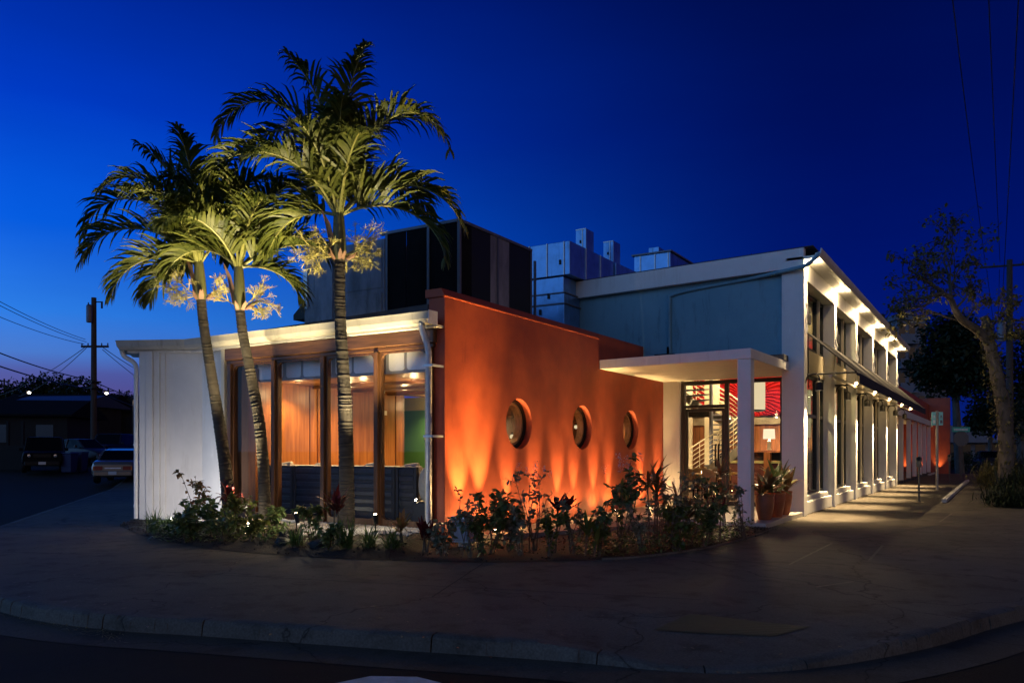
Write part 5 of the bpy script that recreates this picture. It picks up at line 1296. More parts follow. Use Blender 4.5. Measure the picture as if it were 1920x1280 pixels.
# grey utility box at the corner of the orange wall
p = gnd(872, 12.35); t = thing('utility_box', 'grey metal utility box standing at the corner of the orange wall', 'utility box', tuple(p))
b = MB(); b.box(p.x - .17, p.x + .15, p.y - .13, p.y + .13, .1, .50); b.build('cabinet', M['galv'], t, bev=.01)
b = MB(); b.box(p.x - .05, p.x + .05, p.y - .04, p.y + .04, -.03, .1); b.build('post', M['galv'], t)
b = MB(); b.box(p.x - .15, p.x + .13, p.y - .145, p.y - .132, .13, .47); b.build('lid', M['panelgrey'], t, bev=.004)
b = MB(); b.tube([(p.x - .1, p.y, .1), (p.x - .1, p.y, -.02)], .02, 8); b.build('conduit', M['galv'], t)

# terracotta pots on the porch
for k, (x, y, lab, h) in enumerate([(-4.13, 16.62, 'terracotta pot with dark strap leaves right beside the canopy post', .52), (-4.10, 17.42, 'terracotta pot with dark strap leaves, the middle of three', .52), (-4.13, 18.22, 'terracotta pot with striped leaves against the corner pier', .52)]):
    rng = random.Random(300 + k); t = thing('potted_plant', lab, 'potted plant', (x, y, .1), 'terracotta pots on the porch')
    b = MB(); b.lathe([(.001, 0), (.115, 0), (.13, .02), (.172, h * .45), (.19, h * .75), (.186, h - .05), (.195, h - .045), (.198, h), (.178, h), (.17, h - .06), (.001, h - .06)], (x, y, .1), 32); b.build('pot', M['terracotta'], t, smooth=True)
    b = MB(); b.lathe([(.001, h - .058), (.169, h - .058), (.169, h - .05), (.001, h - .05)], (x, y, .1), 24); b.build('soil', M['soil'], t)
    b = MB()
    for j in range(3):
        c = Vector((x + rng.gauss(0, .05), y + rng.gauss(0, .05), .1 + h + .03 + .10 * j)); rosette(rng, b, c, 13, .56, .050, (14, 78), .16)
    b.build('foliage', M['leafRG' if k != 1 else 'leafA'], t, smooth='leaf')

# ================================================================== street things
def wheel(t, x, y, z, r, w):
    b = MB(); b.lathe([(r * .62, -w / 2), (r * .95, -w / 2), (r, -w * .3), (r, w * .3), (r * .95, w / 2), (r * .62, w / 2)], (x, y, z), 22, 'y'); ty = b.build('wheel', M['black'], t, local=True, smooth=True)
    b = MB(); b.lathe([(.001, -w * .42), (r * .62, -w * .42), (r * .62, w * .42), (.001, w * .42)], (x, y, z), 16, 'y'); b.build('rim', M['steel'], ty, local=True)
def car(label, cat, loc, head, L, Wd, H, paint, kind, glass, lamps_on=False, group=None):
    """nose along +x in its own frame"""
    t = thing('parked_car' if not lamps_on else 'car', label, cat, tuple(loc), group, head)
    hw = Wd / 2; gc_ = .2
    if kind == 'sedan':
        st = [(-.5, .42, .80, .86), (-.47, .30, .92, .95), (-.34, .26, .99, 1), (-.2, .25, .97, 1), (.12, .25, .96, 1), (.28, .25, .92, .99), (.44, .28, .78, .94), (.5, .40, .66, .82)]
        cab = [(-.335, .97, .97, .86), (-.20, 1.38, .97, .72), (-.02, 1.46, .97, .72), (.12, 1.42, .96, .71), (.275, .93, .96, .84)]
    else:
        st = [(-.5, .45, 1.05, .92), (-.48, .35, 1.12, 1), (.1, .32, 1.12, 1), (.2, .32, 1.10, 1), (.44, .34, 1.05, .98), (.5, .45, .98, .92)]
        cab = [(-.49, 1.10, 1.1, .92), (-.46, 1.74, 1.1, .84), (-.1, 1.80, 1.1, .84), (.10, 1.77, 1.1, .83), (.18, 1.10, 1.1, .92)]
    sc_ = H / (1.46 if kind == 'sedan' else 1.80)
    b = MB(); n = 0; rows = []
    for (fx, z0, z1, wf) in st:
        w = hw * wf; z0 *= sc_; z1 *= sc_; zm = z0 + (z1 - z0) * .62; x = fx * L
        rows.append([(x, -w * .86, z0), (x, -w, z0 + .12), (x, -w, zm), (x, -w * .93, z1 - .03), (x, -w * .8, z1), (x, w * .8, z1), (x, w * .93, z1 - .03), (x, w, zm), (x, w, z0 + .12), (x, w * .86, z0)])
    m = 10
    for r in rows: b.v += r
    for i in range(len(rows) - 1):
        for j in range(m): b.f.append((i * m + j, i * m + (j + 1) % m, (i + 1) * m + (j + 1) % m, (i + 1) * m + j)); b.m.append(0)
    b.f.append(tuple(range(m))); b.f.append(tuple((len(rows) - 1) * m + m - 1 - j for j in range(m))); b.m += [0, 0]
    body = b.build('body', paint, t, local=True, bev=.02, smooth=True)
    b = MB(); rows = []
    for (fx, z, zb, wf) in cab:
        x = fx * L; w = hw * wf; rows.append([(x, -w, max(z * sc_ - .04, zb * sc_ - .06)), (x, -w * .9, z * sc_), (x, w * .9, z * sc_), (x, w, max(z * sc_ - .04, zb * sc_ - .06))])
    # roof skin (painted) and glazed sides
    g = MB(); rf = MB()
    for i in range(len(cab) - 1):
        a, c = rows[i], rows[i + 1]; za, zc = cab[i][2] * sc_ - .03, cab[i + 1][2] * sc_ - .03; wa, wc = hw * .93, hw * .93
        steep = abs(cab[i][1] - cab[i + 1][1]) > .2
        (g if steep else rf).quad(a[1], c[1], c[2], a[2])
        for s in (0, 3):
            sg = -1 if s == 0 else 1
            g.quad(a[s], c[s], (c[s][0], sg * wc, zc), (a[s][0], sg * wa, za)); rf.quad(a[s], c[s], c[1 if s == 0 else 2], a[1 if s == 0 else 2])
    g.build('windows', glass, t, local=True); rf.build('roof', paint, t, local=True, smooth=True)
    # pillars
    b = MB()
    for i in (0, 1, 3, 4) if kind == 'sedan' else (0, 1, 3, 4):
        pass
    for sg in (-1, 1):
        for (i, j) in ((0, 1), (3, 4)):
            p = Vector(rows[i][0 if sg < 0 else 3]); q = Vector(rows[j][0 if sg < 0 else 3])
            b.tube([p, q], .035, 6)
        xm_ = (cab[1][0] + cab[3][0]) / 2 * L; b.tube([(xm_, sg * hw * .93, cab[2][2] * sc_ - .03), (xm_, sg * hw * .76, (cab[2][1]) * sc_ - .03)], .03, 6)
    b.build('pillar', paint, t, local=True)
    r = .31 if kind == 'sedan' else .37
    for x in (-.3 * L, .31 * L):
        for sg in (-1, 1): wheel(t, x, sg * (hw - .1), r, r, .2)
    zt_, zb_ = st[0][2] * sc_, st[0][1] * sc_
    b = MB(); b.box(-.5 * L - .05, -.5 * L + .1, -hw * .86, hw * .86, zb_ - .1, zb_ + .12); b.build('bumper', paint, t, local=True, bev=.04)
    b = MB(); b.box(.5 * L - .1, .5 * L + .06, -hw * .84, hw * .84, zb_ - .1, zb_ + .13); b.build('bumper', paint if kind == 'sedan' else M['black'], t, local=True, bev=.04)
    red = M['tail']; amb = M['amber']
    for sg in (-1, 1):
        b = MB(); b.box(-.5 * L - .012, -.5 * L + .05, sg * hw * .44, sg * hw * .80, zt_ - .24, zt_ - .07); tl_ = b.build('tail_light', red, t, local=True, bev=.01)
        b = MB(); b.box(-.5 * L - .016, -.5 * L + .05, sg * hw * .80, sg * hw * .86, zt_ - .24, zt_ - .07); b.build('indicator', amb, tl_, local=True)
        zh = st[-1][2] * sc_
        b = MB(); b.lathe([(.001, .03), (.07, .02), (.09, -.03), (.001, -.03)], (.5 * L, sg * hw * .62, zh - .14), 16, 'x'); b.build('headlight', M['headon'] if lamps_on else M['headoff'], t, local=True, smooth=True)
        b = MB(); b.box(.17 * L, .17 * L + .12, sg * (hw + .02), sg * (hw + .18), st[3][2] * sc_ - .02, st[3][2] * sc_ + .13); b.build('mirror', paint, t, local=True, bev=.02)
    b = MB(); b.box(-.5 * L - .065, -.5 * L - .051, -.16, .16, zb_ - .04, zb_ + .10); b.build('plate', M['plate'], t, local=True)
    b = MB(); b.box(.5 * L + .061, .5 * L + .075, -.16, .16, zb_ - .04, zb_ + .10); b.build('plate', M['plate'], t, local=True)
    b = MB(); b.box(.5 * L - .03, .5 * L + .02, -hw * .42, hw * .42, st[-1][2] * sc_ - .22, st[-1][2] * sc_ - .06); b.build('grille', M['black'], t, local=True)
    if kind == 'sedan':
        b = MB(); b.box(-.5 * L - .015, -.5 * L + .03, -hw * .36, hw * .36, zt_ - .18, zt_ - .13); b.build('trunk_trim', M['galv'], t, local=True)
    return t
M['tail'] = mat('red_lens', (.25, .02, .015), .2); M['amber'] = mat('amber_lens', (.6, .16, .02), .2)
M['headoff'] = mat('clear_lens', (.6, .62, .65), .08, metal=.6); M['headon'] = emit('lit_headlight', (1, .96, .88), 22)
M['plate'] = mat('plate_white', (.62, .62, .60), .5)
M['champ'] = mat('champagne_paint', (.24, .205, .16), .3, metal=.5, coat=.5); M['blackp'] = mat('black_car_paint', (.006, .006, .007), .6, spec=.1)
M['navyp'] = mat('navy_car_paint', (.008, .011, .03), .5, spec=.2); M['silverp'] = mat('silver_car_paint', (.045, .05, .06), .45, metal=.2)
M['cglass'] = mat('car_window', (.004, .005, .006), .2, spec=.15)
def onroad(px, d):
    p = gnd(px, d); p.z = hfun(p.x, p.y) - .14; return p
hd = math.atan2(dv.y, dv.x)
car('beige sedan parked tail first beside the white building corner', 'car', onroad(231, 36.0), hd - R(4), 4.5, 1.76, 1.50, M['champ'], 'sedan', M['cglass'])
p = onroad(84, 41.5); car('black off-roader with flat roof facing the camera by the blue bins', 'car', p, math.atan2(-p.y, -p.x) - R(3), 4.2, 1.82, 1.82, M['blackp'], 'suv', M['cglass'])
p = onroad(150, 47); car('pale silver car nose showing behind the two blue bins', 'car', p, math.atan2(-p.y, -p.x) + R(40), 4.4, 1.75, 1.5, M['silverp'], 'sedan', M['cglass'])
p = onroad(211, 50); car('dark blue estate parked beyond the beige sedan', 'car', p, math.atan2(-p.y, -p.x) + R(-25), 4.5, 1.8, 1.7, M['navyp'], 'suv', M['cglass'])
M['bin'] = mat('blue_plastic_bin', (.016, .018, .085), .5)
for px, d, lab in ((130, 40.5, 'blue wheelie bin standing nearer the black off-roader'), (150, 41.5, 'blue wheelie bin standing nearer the pale car')):
    p = onroad(px, d); t = thing('wheelie_bin', lab, 'bin', tuple(p), 'blue wheelie bins', R(30))
    b = MB(); b.v += [(-.24, -.28, .08), (.24, -.28, .08), (.24, .24, .08), (-.24, .24, .08), (-.29, -.36, .98), (.29, -.36, .98), (.29, .3, .98), (-.29, .3, .98)]
    for f in ((3, 2, 1, 0), (4, 5, 6, 7), (0, 1, 5, 4), (1, 2, 6, 5), (2, 3, 7, 6), (3, 0, 4, 7)): b.f.append(f); b.m.append(0)
    b.build('tub', M['bin'], t, local=True, bev=.02)
    b = MB(); b.box(-.31, .31, -.38, .33, .985, 1.05); b.build('lid', M['bin'], t, local=True, bev=.025)
    for s in (-.22, .22):
        b = MB(); b.lathe([(.001, -.03), (.1, -.03), (.1, .03), (.001, .03)], (s, .24, .1), 14, 'x'); b.build('wheel', M['black'], t, local=True)

def insul(b, p, r=.05): b.lathe([(.001, 0), (r * .5, 0), (r, .05), (r * .5, .08), (r, .12), (.001, .16)], p, 8)
# left utility pole
lp = onroad(176, 50); PH = at(176, 558, 50).z
t = thing('utility_pole', 'tall dark utility pole with transformer on the left street', 'utility pole', tuple(lp))
b = MB(); b.tube([lp - Vector((0, 0, .2)), (lp.x, lp.y, PH)], [.20, .15], 12); b.build('pole', M['pole'], t, smooth=True)
def arm(t, c, half, z, thick=.07, dirv=None):
    dv_ = dirv or RV; b = MB(); b.tube([Vector((c.x, c.y, z)) - dv_ * half - TV * .12, Vector((c.x, c.y, z)) + dv_ * half - TV * .12], thick, 6); b.build('crossarm', M['pole'], t)
    b = MB()
    for s in (-.95, -.5, .5, .95): insul(b, Vector((c.x, c.y, z + thick)) + dv_ * half * s - TV * .12)
    b.build('insulator', M['steel'], t)
arm(t, lp, .85, at(176, 649, 50).z)
b = MB(); tz = at(172, 606, 50).z; o_ = Vector((lp.x, lp.y, tz)) - RV * .1 + TV * .35; b.lathe([(.001, 0), (.16, 0), (.18, .1), (.18, 1.0), (.14, 1.08), (.05, 1.12), (.001, 1.12)], o_, 16); insul(b, o_ + Vector((-.1, 0, 1.10))); b.build('transformer', M['steel'], t, smooth=True)
b = MB(); z = at(176, 566, 50).z; q = Vector((lp.x, lp.y, z)); b.tube([q, q + RV * .55], .035, 6); b.tube([q + RV * .5, q + RV * .5 - ZV * .4], .06, 8); b.build('cutout_bracket', M['black'], t)
b = MB()
for y in (716, 728): q = Vector((lp.x, lp.y, at(176, y, 50).z)); b.box(q.x - .3, q.x + .3, q.y - .3, q.y + .3, q.z - .05, q.z + .05)
b.build('cable_clamp', M['black'], t)
nW = [0]
def wire(A, B, r, label, grp, sag=.02):
    A, B = Vector(A), Vector(B); L = (B - A).length; pts = []
    for k in range(25):
        s = k / 24; pts.append(A.lerp(B, s) - Vector((0, 0, 4 * sag * L * s * (1 - s))))
    b = MB(); b.tube(pts, r, 5); o = b.build('power_line', M['wire'], org=tuple(A)); tag(o, label, 'power line', grp)
gl = 'overhead lines on the left street'
for (a, c, r, lab) in [
    ((160, 636, 50), (-120, 497, 30), .016, 'topmost thin overhead line running left from the left utility pole'), ((162, 641, 50), (-120, 507, 30), .016, 'thin overhead line just under the topmost one on the left'),
    ((158, 645, 50), (-120, 540, 30), .016, 'third thin overhead line sloping to the left pole crossarm'),
    ((171, 712, 50), (-140, 602, 28), .030, 'upper thick cable sloping to the left utility pole'), ((174, 729, 50), (-140, 634, 28), .034, 'lower thick cable sloping to the left utility pole'),
    ((158, 652, 50), (-30, 745, 95), .022, 'thin line dropping away leftward from the left end of the crossarm'), ((162, 652, 50), (20, 745, 100), .022, 'second line dropping away leftward below the crossarm'),
    ((194, 652, 50), (330, 722, 80), .022, 'thin line dropping away rightward from the crossarm behind the white building'), ((192, 655, 50), (345, 760, 80), .02, 'fainter line dropping rightward below the crossarm'),
    ((178, 716, 50), (330, 757, 85), .032, 'upper thick cable dropping rightward from the left pole'), ((178, 730, 50), (330, 775, 85), .026, 'lower thick cable dropping rightward from the left pole')]:
    wire(at(*a), at(*c), r, lab, gl, .012)
# right utility pole and its lines
rp_ = gnd(1893, 45, -.14); t = thing('utility_pole', 'tall utility pole with crossarms behind the right-hand street tree', 'utility pole', tuple(rp_))
b = MB(); b.tube([rp_, (rp_.x, rp_.y, at(1893, 487, 45).z)], [.22, .15], 12); b.build('pole', M['pole'], t, smooth=True)
for y, h in ((497, 1.4), (601, 1.3), (630, 1.2)): arm(t, rp_, h, at(1893, y, 45).z, .06, (RV * .9 + TV * .35).normalized())
b = MB(); q = Vector((rp_.x, rp_.y, at(1893, 640, 45).z)) - RV * .45; b.lathe([(.001, 0), (.2, 0), (.22, .1), (.22, 1.0), (.1, 1.1), (.001, 1.1)], q, 12); b.build('transformer', M['steel'], t, smooth=True)
gr = 'overhead lines at the right'
for (a, c, lab) in [((1848, 497, 45), (1760, -220, 14), 'leftmost overhead line rising to the top right of the sky'), ((1875, 492, 45), (1845, -220, 14), 'overhead line rising steeply just left of the right utility pole'), ((1877, 600, 45), (1920, -200, 13), 'overhead line leaning right as it rises past the right pole'), ((1912, 640, 45), (2020, 100, 16), 'slack service cable leaving the right pole to the right'), ((1850, 505, 45), (1868, 640, 60), 'line dropping down the street behind the tree crown'), ((1874, 505, 45), (1871, 640, 60), 'second line dropping down the street beside the right pole')]:
    wire(at(*a), at(*c), .014, lab, gr, .006)

# parking meters, sign posts
M['meter'] = mat('weathered_meter_grey', (.10, .095, .085), .5, metal=.4, var=.25)
for px, d, lab in ((1723, 23.75, 'nearer parking meter on the pavement before the lit windows'), (1780, 37.6, 'farther parking meter before the colonnade')):
    p = gnd(px, d); t = thing('parking_meter', lab, 'parking meter', tuple(p), 'parking meters')
    b = MB(); b.tube([p, p + ZV * 1.02], .03, 10); b.lathe([(.001, 0), (.07, 0), (.06, .02), (.001, .02)], p, 12); b.build('post', M['meter'], t)
    b = MB(); b.box(p.x - .07, p.x + .07, p.y - .055, p.y + .055, 1.02, 1.24); b.lathe([(.001, -.055), (.075, -.055), (.085, 0), (.075, .055), (.001, .055)], (p.x, p.y, 1.26), 18, 'y'); b.build('head', M['meter'], t, bev=.012)
    b = MB(); b.lathe([(.001, -.06), (.055, -.06), (.055, -.056), (.001, -.056)], (p.x, p.y, 1.27), 14, 'y'); b.build('dial', M['cglass'], t)
p = gnd(1757, 30.9); t = thing('sign_post', 'pale post carrying two cyan parking sign panels', 'sign', tuple(p))
b = MB(); b.tube([p, (p.x, p.y, at(1757, 770, 30.9).z)], .05, 10); b.build('post', mat('pale_post', (.30, .28, .25), .6, var=.2), t)
M['cyan'] = mat('cyan_sign_face', (.22, .62, .66), .4); M['signwhite'] = mat('sign_white', (.75, .78, .78), .4)
dr_ = math.atan2(-1, .12)
for x0, x1 in ((-.22, -.055), (.055, .22)):
    b = MB(); q0 = p; zc0, zc1 = at(1757, 797, 30.9).z, at(1757, 772, 30.9).z
    b.prism([(p.x + RV.x * x0, p.y + RV.y * x0), (p.x + RV.x * x1, p.y + RV.y * x1), (p.x + RV.x * x1 + .015, p.y + RV.y * x1 - .03), (p.x + RV.x * x0 + .015, p.y + RV.y * x0 - .03)], zc0, zc1); sg_ = b.build('sign_panel', M['cyan'], t, bev=.01)
    b = MB(); bb = TV * .045; xm_ = (x0 + x1) / 2
    for zz, w_, h_ in ((zc0 + .36, .04, .02), (zc0 + .30, .05, .015), (zc0 + .14, .05, .06)):
        q = Vector((p.x, p.y, zz)) + RV * xm_ + bb; b.quad(q - RV * w_ - ZV * h_, q + RV * w_ - ZV * h_, q + RV * w_ * .8 + ZV * h_, q - RV * w_ * .8 + ZV * h_)
    b.build('lettering', M['signwhite'] if x0 < 0 else M['steel'], sg_)
p = gnd(1801, 46); t = thing('stop_sign', 'back of an octagonal street sign under a green street name blade', 'sign', tuple(p))
b = MB(); b.tube([p, (p.x, p.y, at(1801, 797, 46).z)], .035, 8); b.build('post', M['meter'], t)
c = Vector((p.x, p.y, at(1801, 822, 46).z)) + TV * .05; b = MB(); oc = [c + RV * (.46 * math.cos(R(22.5 + 45 * k))) + ZV * (.46 * math.sin(R(22.5 + 45 * k))) for k in range(8)]
b.quad(*oc); b.quad(*[q + TV * .02 for q in oc])
for k in range(8): b.quad(oc[k], oc[(k + 1) % 8], oc[(k + 1) % 8] + TV * .02, oc[k] + TV * .02)
b.build('octagon_plate', mat('bare_aluminium', (.12, .12, .12), .6, metal=.2, var=.1), t)
c = Vector((p.x, p.y, at(1801, 805, 46).z)) + TV * .05; b = MB()
a0, a1 = c - RV * .5 - ZV * .14, c + RV * .5 + ZV * .14
b.quad(c - RV * .5 - ZV * .14, c + RV * .5 - ZV * .14, c + RV * .5 + ZV * .14, c - RV * .5 + ZV * .14); b.quad(*[q + TV * .02 for q in (c - RV * .5 - ZV * .14, c + RV * .5 - ZV * .14, c + RV * .5 + ZV * .14, c - RV * .5 + ZV * .14)])
bl = b.build('name_blade', mat('green_sign', (.02, .42, .30), .4), t)
b = MB(); rng = random.Random(4); x = -.42
while x < .38:
    w_ = rng.uniform(.03, .06); q = c + RV * x + TV * .024; b.quad(q - ZV * .06, q + RV * w_ - ZV * .06, q + RV * w_ + ZV * .06, q + ZV * .06); x += w_ + .025
b.build('lettering', M['signwhite'], bl)
# chipped white kerb bar along the parking bay
b = MB(); b.box(-1.52, -1.38, 26.4, 44.7, 0, .11); o = b.build('painted_kerb', M['kerbwhite'], bev=.02, org=(-1.45, 35, 0)); tag(o, 'chipped white painted kerb bar beside the parking meters', 'kerb')
b = MB(); b.box(-3.9, -3.76, 55, 59.5, 0, .1); o = b.build('painted_kerb', M['kerbwhite'], bev=.02, org=(-3.8, 57, 0)); tag(o, 'short white painted kerb beside the far orange wall', 'kerb')

# ---- trees at the right
def branchy(rng, b, fol, p, d, L, r, lev, ln):
    pts = [p]; q = p.copy(); c = d.copy()
    for s in range(5):
        c = (c + Vector((rng.gauss(0, .16), rng.gauss(0, .16), rng.gauss(.03, .14)))).normalized(); q = q + c * (L / 5); pts.append(q.copy())
    b.tube(pts, [r * (1 - .55 * i / 5) for i in range(6)], 6, cap=False)
    if lev == 0:
        for _ in range(ln):
            o = pts[rng.randrange(1, 6)] + Vector((rng.gauss(0, .08), rng.gauss(0, .08), rng.gauss(0, .08)))
            leaf(fol, o, Vector((rng.gauss(0, 1), rng.gauss(0, 1), rng.gauss(-.2, .8))), ZV, rng.uniform(.10, .22), rng.uniform(.03, .06), .25)
        return
    for _ in range(rng.choice((3, 4))):
        o = pts[rng.randrange(2, 6)]; nd = (c + Vector((rng.gauss(0, .7), rng.gauss(0, .7), rng.gauss(.05, .5)))).normalized()
        branchy(rng, b, fol, o, nd, L * rng.uniform(.5, .78), r * .5, lev - 1, ln)
TD = 30.0; rng = random.Random(91)
g = gnd(1884, TD, -.02); t = thing('street_tree', 'gnarled street tree with sparse leaves leaning over the right pavement', 'tree', tuple(g))
tb, fo = MB(), MB()
tk = catmull([at(1884, 930, TD), at(1886, 880, TD), at(1886, 820, TD), at(1880, 760, TD), at(1868, 700, TD), at(1857, 650, TD), at(1851, 620, TD)], 6)
tb.tube(tk, [(.30 - .12 * i / (len(tk) - 1)) * (1 + .08 * math.sin(i * 1.7)) for i in range(len(tk))], 14)
tb.tube([at(1851, 625, TD), at(1849, 600, TD), at(1846, 592, TD)], [.2, .16, .1], 10)
lim = catmull([at(1852, 640, TD), at(1830, 617, TD - .2), at(1808, 603, TD - .5), at(1793, 585, TD - .8), at(1782, 560, TD - 1), at(1768, 550, TD - 1.2)], 5)
tb.tube(lim, [.17 - .09 * i / (len(lim) - 1) for i in range(len(lim))], 10)
for (a, tgt, L, r) in [(lim[-1], (1700, 560, TD - 1.5), 1.5, .06), (lim[-3], (1735, 520, TD - 1.4), 1.6, .06), (lim[-6], (1800, 470, TD - .6), 1.7, .06), (lim[-8], (1770, 480, TD - 1), 1.6, .05), (lim[-10], (1830, 510, TD), 1.3, .05), (lim[8], (1720, 590, TD - 1), 1.4, .05), (tk[-1], (1880, 570, TD), .9, .04), (lim[10], (1840, 560, TD), 1.0, .04), (lim[-1], (1690, 590, TD - .5), 1.5, .05), (tk[-5], (1905, 640, TD), 1.0, .04)]:
    branchy(rng, tb, fo, Vector(a), (at(*tgt) - Vector(a)).normalized(), L, r, 3, 7)
tb.build('trunk', M['treebark'], t, smooth=True); fo.build('crown', M['twigleaf'], t, smooth='leaf')
iv = MB()
for _ in range(900):
    i = rng.randrange(2, len(tk)); a = rng.uniform(0, 6.28); o = tk[i] + Vector((math.cos(a), math.sin(a), 0)) * rng.uniform(.25, .5) * (1.0 if i < 26 else .7) + ZV * rng.uniform(-.15, .15)
    if rng.random() < .5 and i < 12: continue
    leaf(iv, o, Vector((rng.gauss(0, 1), rng.gauss(0, 1), rng.gauss(-.2, .6))), ZV, rng.uniform(.1, .22), rng.uniform(.03, .05), .3)
iv.build('climbing_leaves', M['twigleaf'], t, smooth='leaf')
def mass_tree(label, g, blobs, n, m='dark', name='tree', cat='tree', lsz=(.18, .4), tr=None, group=None):
    rng = random.Random(hash(label) % 1000 if False else len(label) * 7 + n)
    t = thing(name, label, cat, tuple(g), group); b = MB(); wts = [c[1] * c[2] for c in blobs]
    for _ in range(n):
        c, rx, rz = rng.choices(blobs, wts)[0]
        v = Vector((rng.gauss(0, 1), rng.gauss(0, 1), rng.gauss(0, 1))).normalized() * (rng.random() ** .4) * rng.uniform(.8, 1.08)
        o = Vector(c) + Vector((v.x * rx, v.y * rx, v.z * rz)); d = Vector((rng.gauss(0, 1), rng.gauss(0, 1), rng.gauss(-.1, .7)))
        L = rng.uniform(*lsz); leaf(b, o, d, ZV + Vector((rng.gauss(0, .5), rng.gauss(0, .5), 0)), L, L * .3, .2)
    b.build('crown', M[m], t, smooth='leaf')
    s = MB(); c0 = Vector(blobs[0][0]); hgt = c0.z - g.z; r = tr or max(.12, hgt * .035)
    s.tube([Vector(g) - ZV * .2, Vector(g).lerp(c0, .5), c0], [r * 1.2, r, r * .6], 8)
    for c, rx, rz in blobs[1:]: s.tube([Vector(g).lerp(c0, .7), Vector(c)], [r * .5, r * .2], 6)
    s.build('trunk', M['treebark'], t, smooth=True); return t
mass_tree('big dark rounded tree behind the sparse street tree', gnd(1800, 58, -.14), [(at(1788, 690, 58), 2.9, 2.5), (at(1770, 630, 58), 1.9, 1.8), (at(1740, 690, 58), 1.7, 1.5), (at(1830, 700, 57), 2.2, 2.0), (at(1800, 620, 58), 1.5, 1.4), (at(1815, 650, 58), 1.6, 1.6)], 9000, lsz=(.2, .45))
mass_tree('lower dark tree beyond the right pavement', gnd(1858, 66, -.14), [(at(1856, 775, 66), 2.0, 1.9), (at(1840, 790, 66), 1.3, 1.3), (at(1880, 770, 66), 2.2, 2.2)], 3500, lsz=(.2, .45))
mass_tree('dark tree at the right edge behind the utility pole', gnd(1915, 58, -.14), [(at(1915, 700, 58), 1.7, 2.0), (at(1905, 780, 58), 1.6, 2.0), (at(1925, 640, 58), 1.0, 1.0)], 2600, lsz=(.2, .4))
def bush(label, px, d, rx, rz, n, m, seed):
    rng = random.Random(seed); g = gnd(px, d, 0); t = thing('bush', label, 'bush', tuple(g), 'bushes on the right verge'); b = MB(); s = MB()
    for _ in range(n):
        a = rng.uniform(0, 6.28); el = R(rng.uniform(8, 85)); dd = Vector((math.cos(a) * math.cos(el), math.sin(a) * math.cos(el), math.sin(el)))
        o = g + Vector((rng.gauss(0, rx * .33), rng.gauss(0, rx * .33), rng.random() * rz * .5)); leaf(b, o, dd, ZV, rz * rng.uniform(.35, .8), .014, .3, 5)
    for _ in range(8):
        a = rng.uniform(0, 6.28); s.tube([g, g + Vector((math.cos(a) * rx * .5, math.sin(a) * rx * .5, rz * .6))], [.012, .005], 5)
    b.build('foliage', M[m], t, smooth='leaf'); s.build('stem', M['stem'], t)
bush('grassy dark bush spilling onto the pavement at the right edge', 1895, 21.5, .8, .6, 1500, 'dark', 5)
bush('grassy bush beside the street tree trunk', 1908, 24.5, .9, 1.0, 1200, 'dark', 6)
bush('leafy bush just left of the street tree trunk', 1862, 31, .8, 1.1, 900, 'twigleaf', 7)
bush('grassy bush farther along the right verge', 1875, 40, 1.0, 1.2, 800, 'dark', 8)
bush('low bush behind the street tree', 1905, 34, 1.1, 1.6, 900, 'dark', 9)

# ---- far buildings at the right
t = thing('colonnade_building', 'far burnt orange building with a white colonnade along the pavement', 'building', (-5, 50, 0))
b = MB(); b.box(-8, -2.95, 60.0, 60.4, -.1, 5.0); b.build('end_wall', M['orange'], t, bev=.02)
b = MB(); b.box(-6.5, -6.2, 39.3, 60, -.1, 3.35); b.build('recessed_wall', M['orange'], t)
b = MB(); b.box(-6.2, -4.0, 39.2, 59.9, 3.3, 3.45); b.box(-4.4, -3.95, 39.2, 59.9, 3.1, 3.299); b.build('porch_roof', M['white'], t)
b = MB(); b.box(-9, -4.2, 39.2, 60, 3.47, 4.6); b.build('upper_wall', M['orange'], t)
for y in (41.86, 45.5, 48.65, 52.06, 55.13, 58.6):
    b = MB(); b.box(-4.20, -4.0, y, y + .22, 0, 3.099); b.build('column', M['white'], t)
b = MB(); b.box(-6.2, -4.0, 39.3, 59.8, -.05, .12); b.build('porch_step', M['kerb'], t)
for y in (43, 46.5, 50, 53.5, 57): spot('porch_wash', (-5.95, y, .2), (-6.18, y, 1.6), 260, AMBER, 80, .9, .03, t)
for x in (-5.6, -4.7, -3.6): spot('end_wash', (x, 59.7, .15), (x, 59.98, 1.5), 110, AMBER, 75, .9, .03, t)
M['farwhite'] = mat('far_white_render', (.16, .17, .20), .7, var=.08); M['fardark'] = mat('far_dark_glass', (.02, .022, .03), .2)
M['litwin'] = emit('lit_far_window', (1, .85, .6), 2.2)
def block(label, p0, d, wpx, topy, basey, floors, bays, seed, depth=14, balc=True):
    rng = random.Random(seed); A = gnd(p0, d); Bq = gnd(p0 + wpx, d); w = (Bq - A).length; ztop_ = EYE + (845 - topy) / F_PX * d
    t = thing('apartment_block', label, 'building', (A.x, A.y, -.1), None, R(YAW))
    b = MB(); b.box(0, w, 0, depth, 0, ztop_); b.build('wall', M['farwhite'], t, local=True)
    b = MB(); b.box(-.3, w + .3, -.3, depth + .3, ztop_ + .002, ztop_ + .35); b.build('roof', M['farwhite'], t, local=True)
    fh = ztop_ / floors
    for f in range(floors):
        for k in range(bays):
            x0 = w * (k + .2) / bays; x1 = w * (k + .8) / bays; z0 = f * fh + fh * .28; z1 = f * fh + fh * .85
            o = MB(); o.box(x0, x1, -.06, .02, z0, z1); o.build('window', M['litwin'] if rng.random() < .06 else M['fardark'], t, local=True)
        if balc and f:
            o = MB(); o.box(-.1, w * .62, -1.2, -.01, f * fh - .1, f * fh + .08); o.box(-.1, w * .62, -1.2, -1.1, f * fh + .08, f * fh + 1.0); o.build('balcony', M['farwhite'], t, local=True)
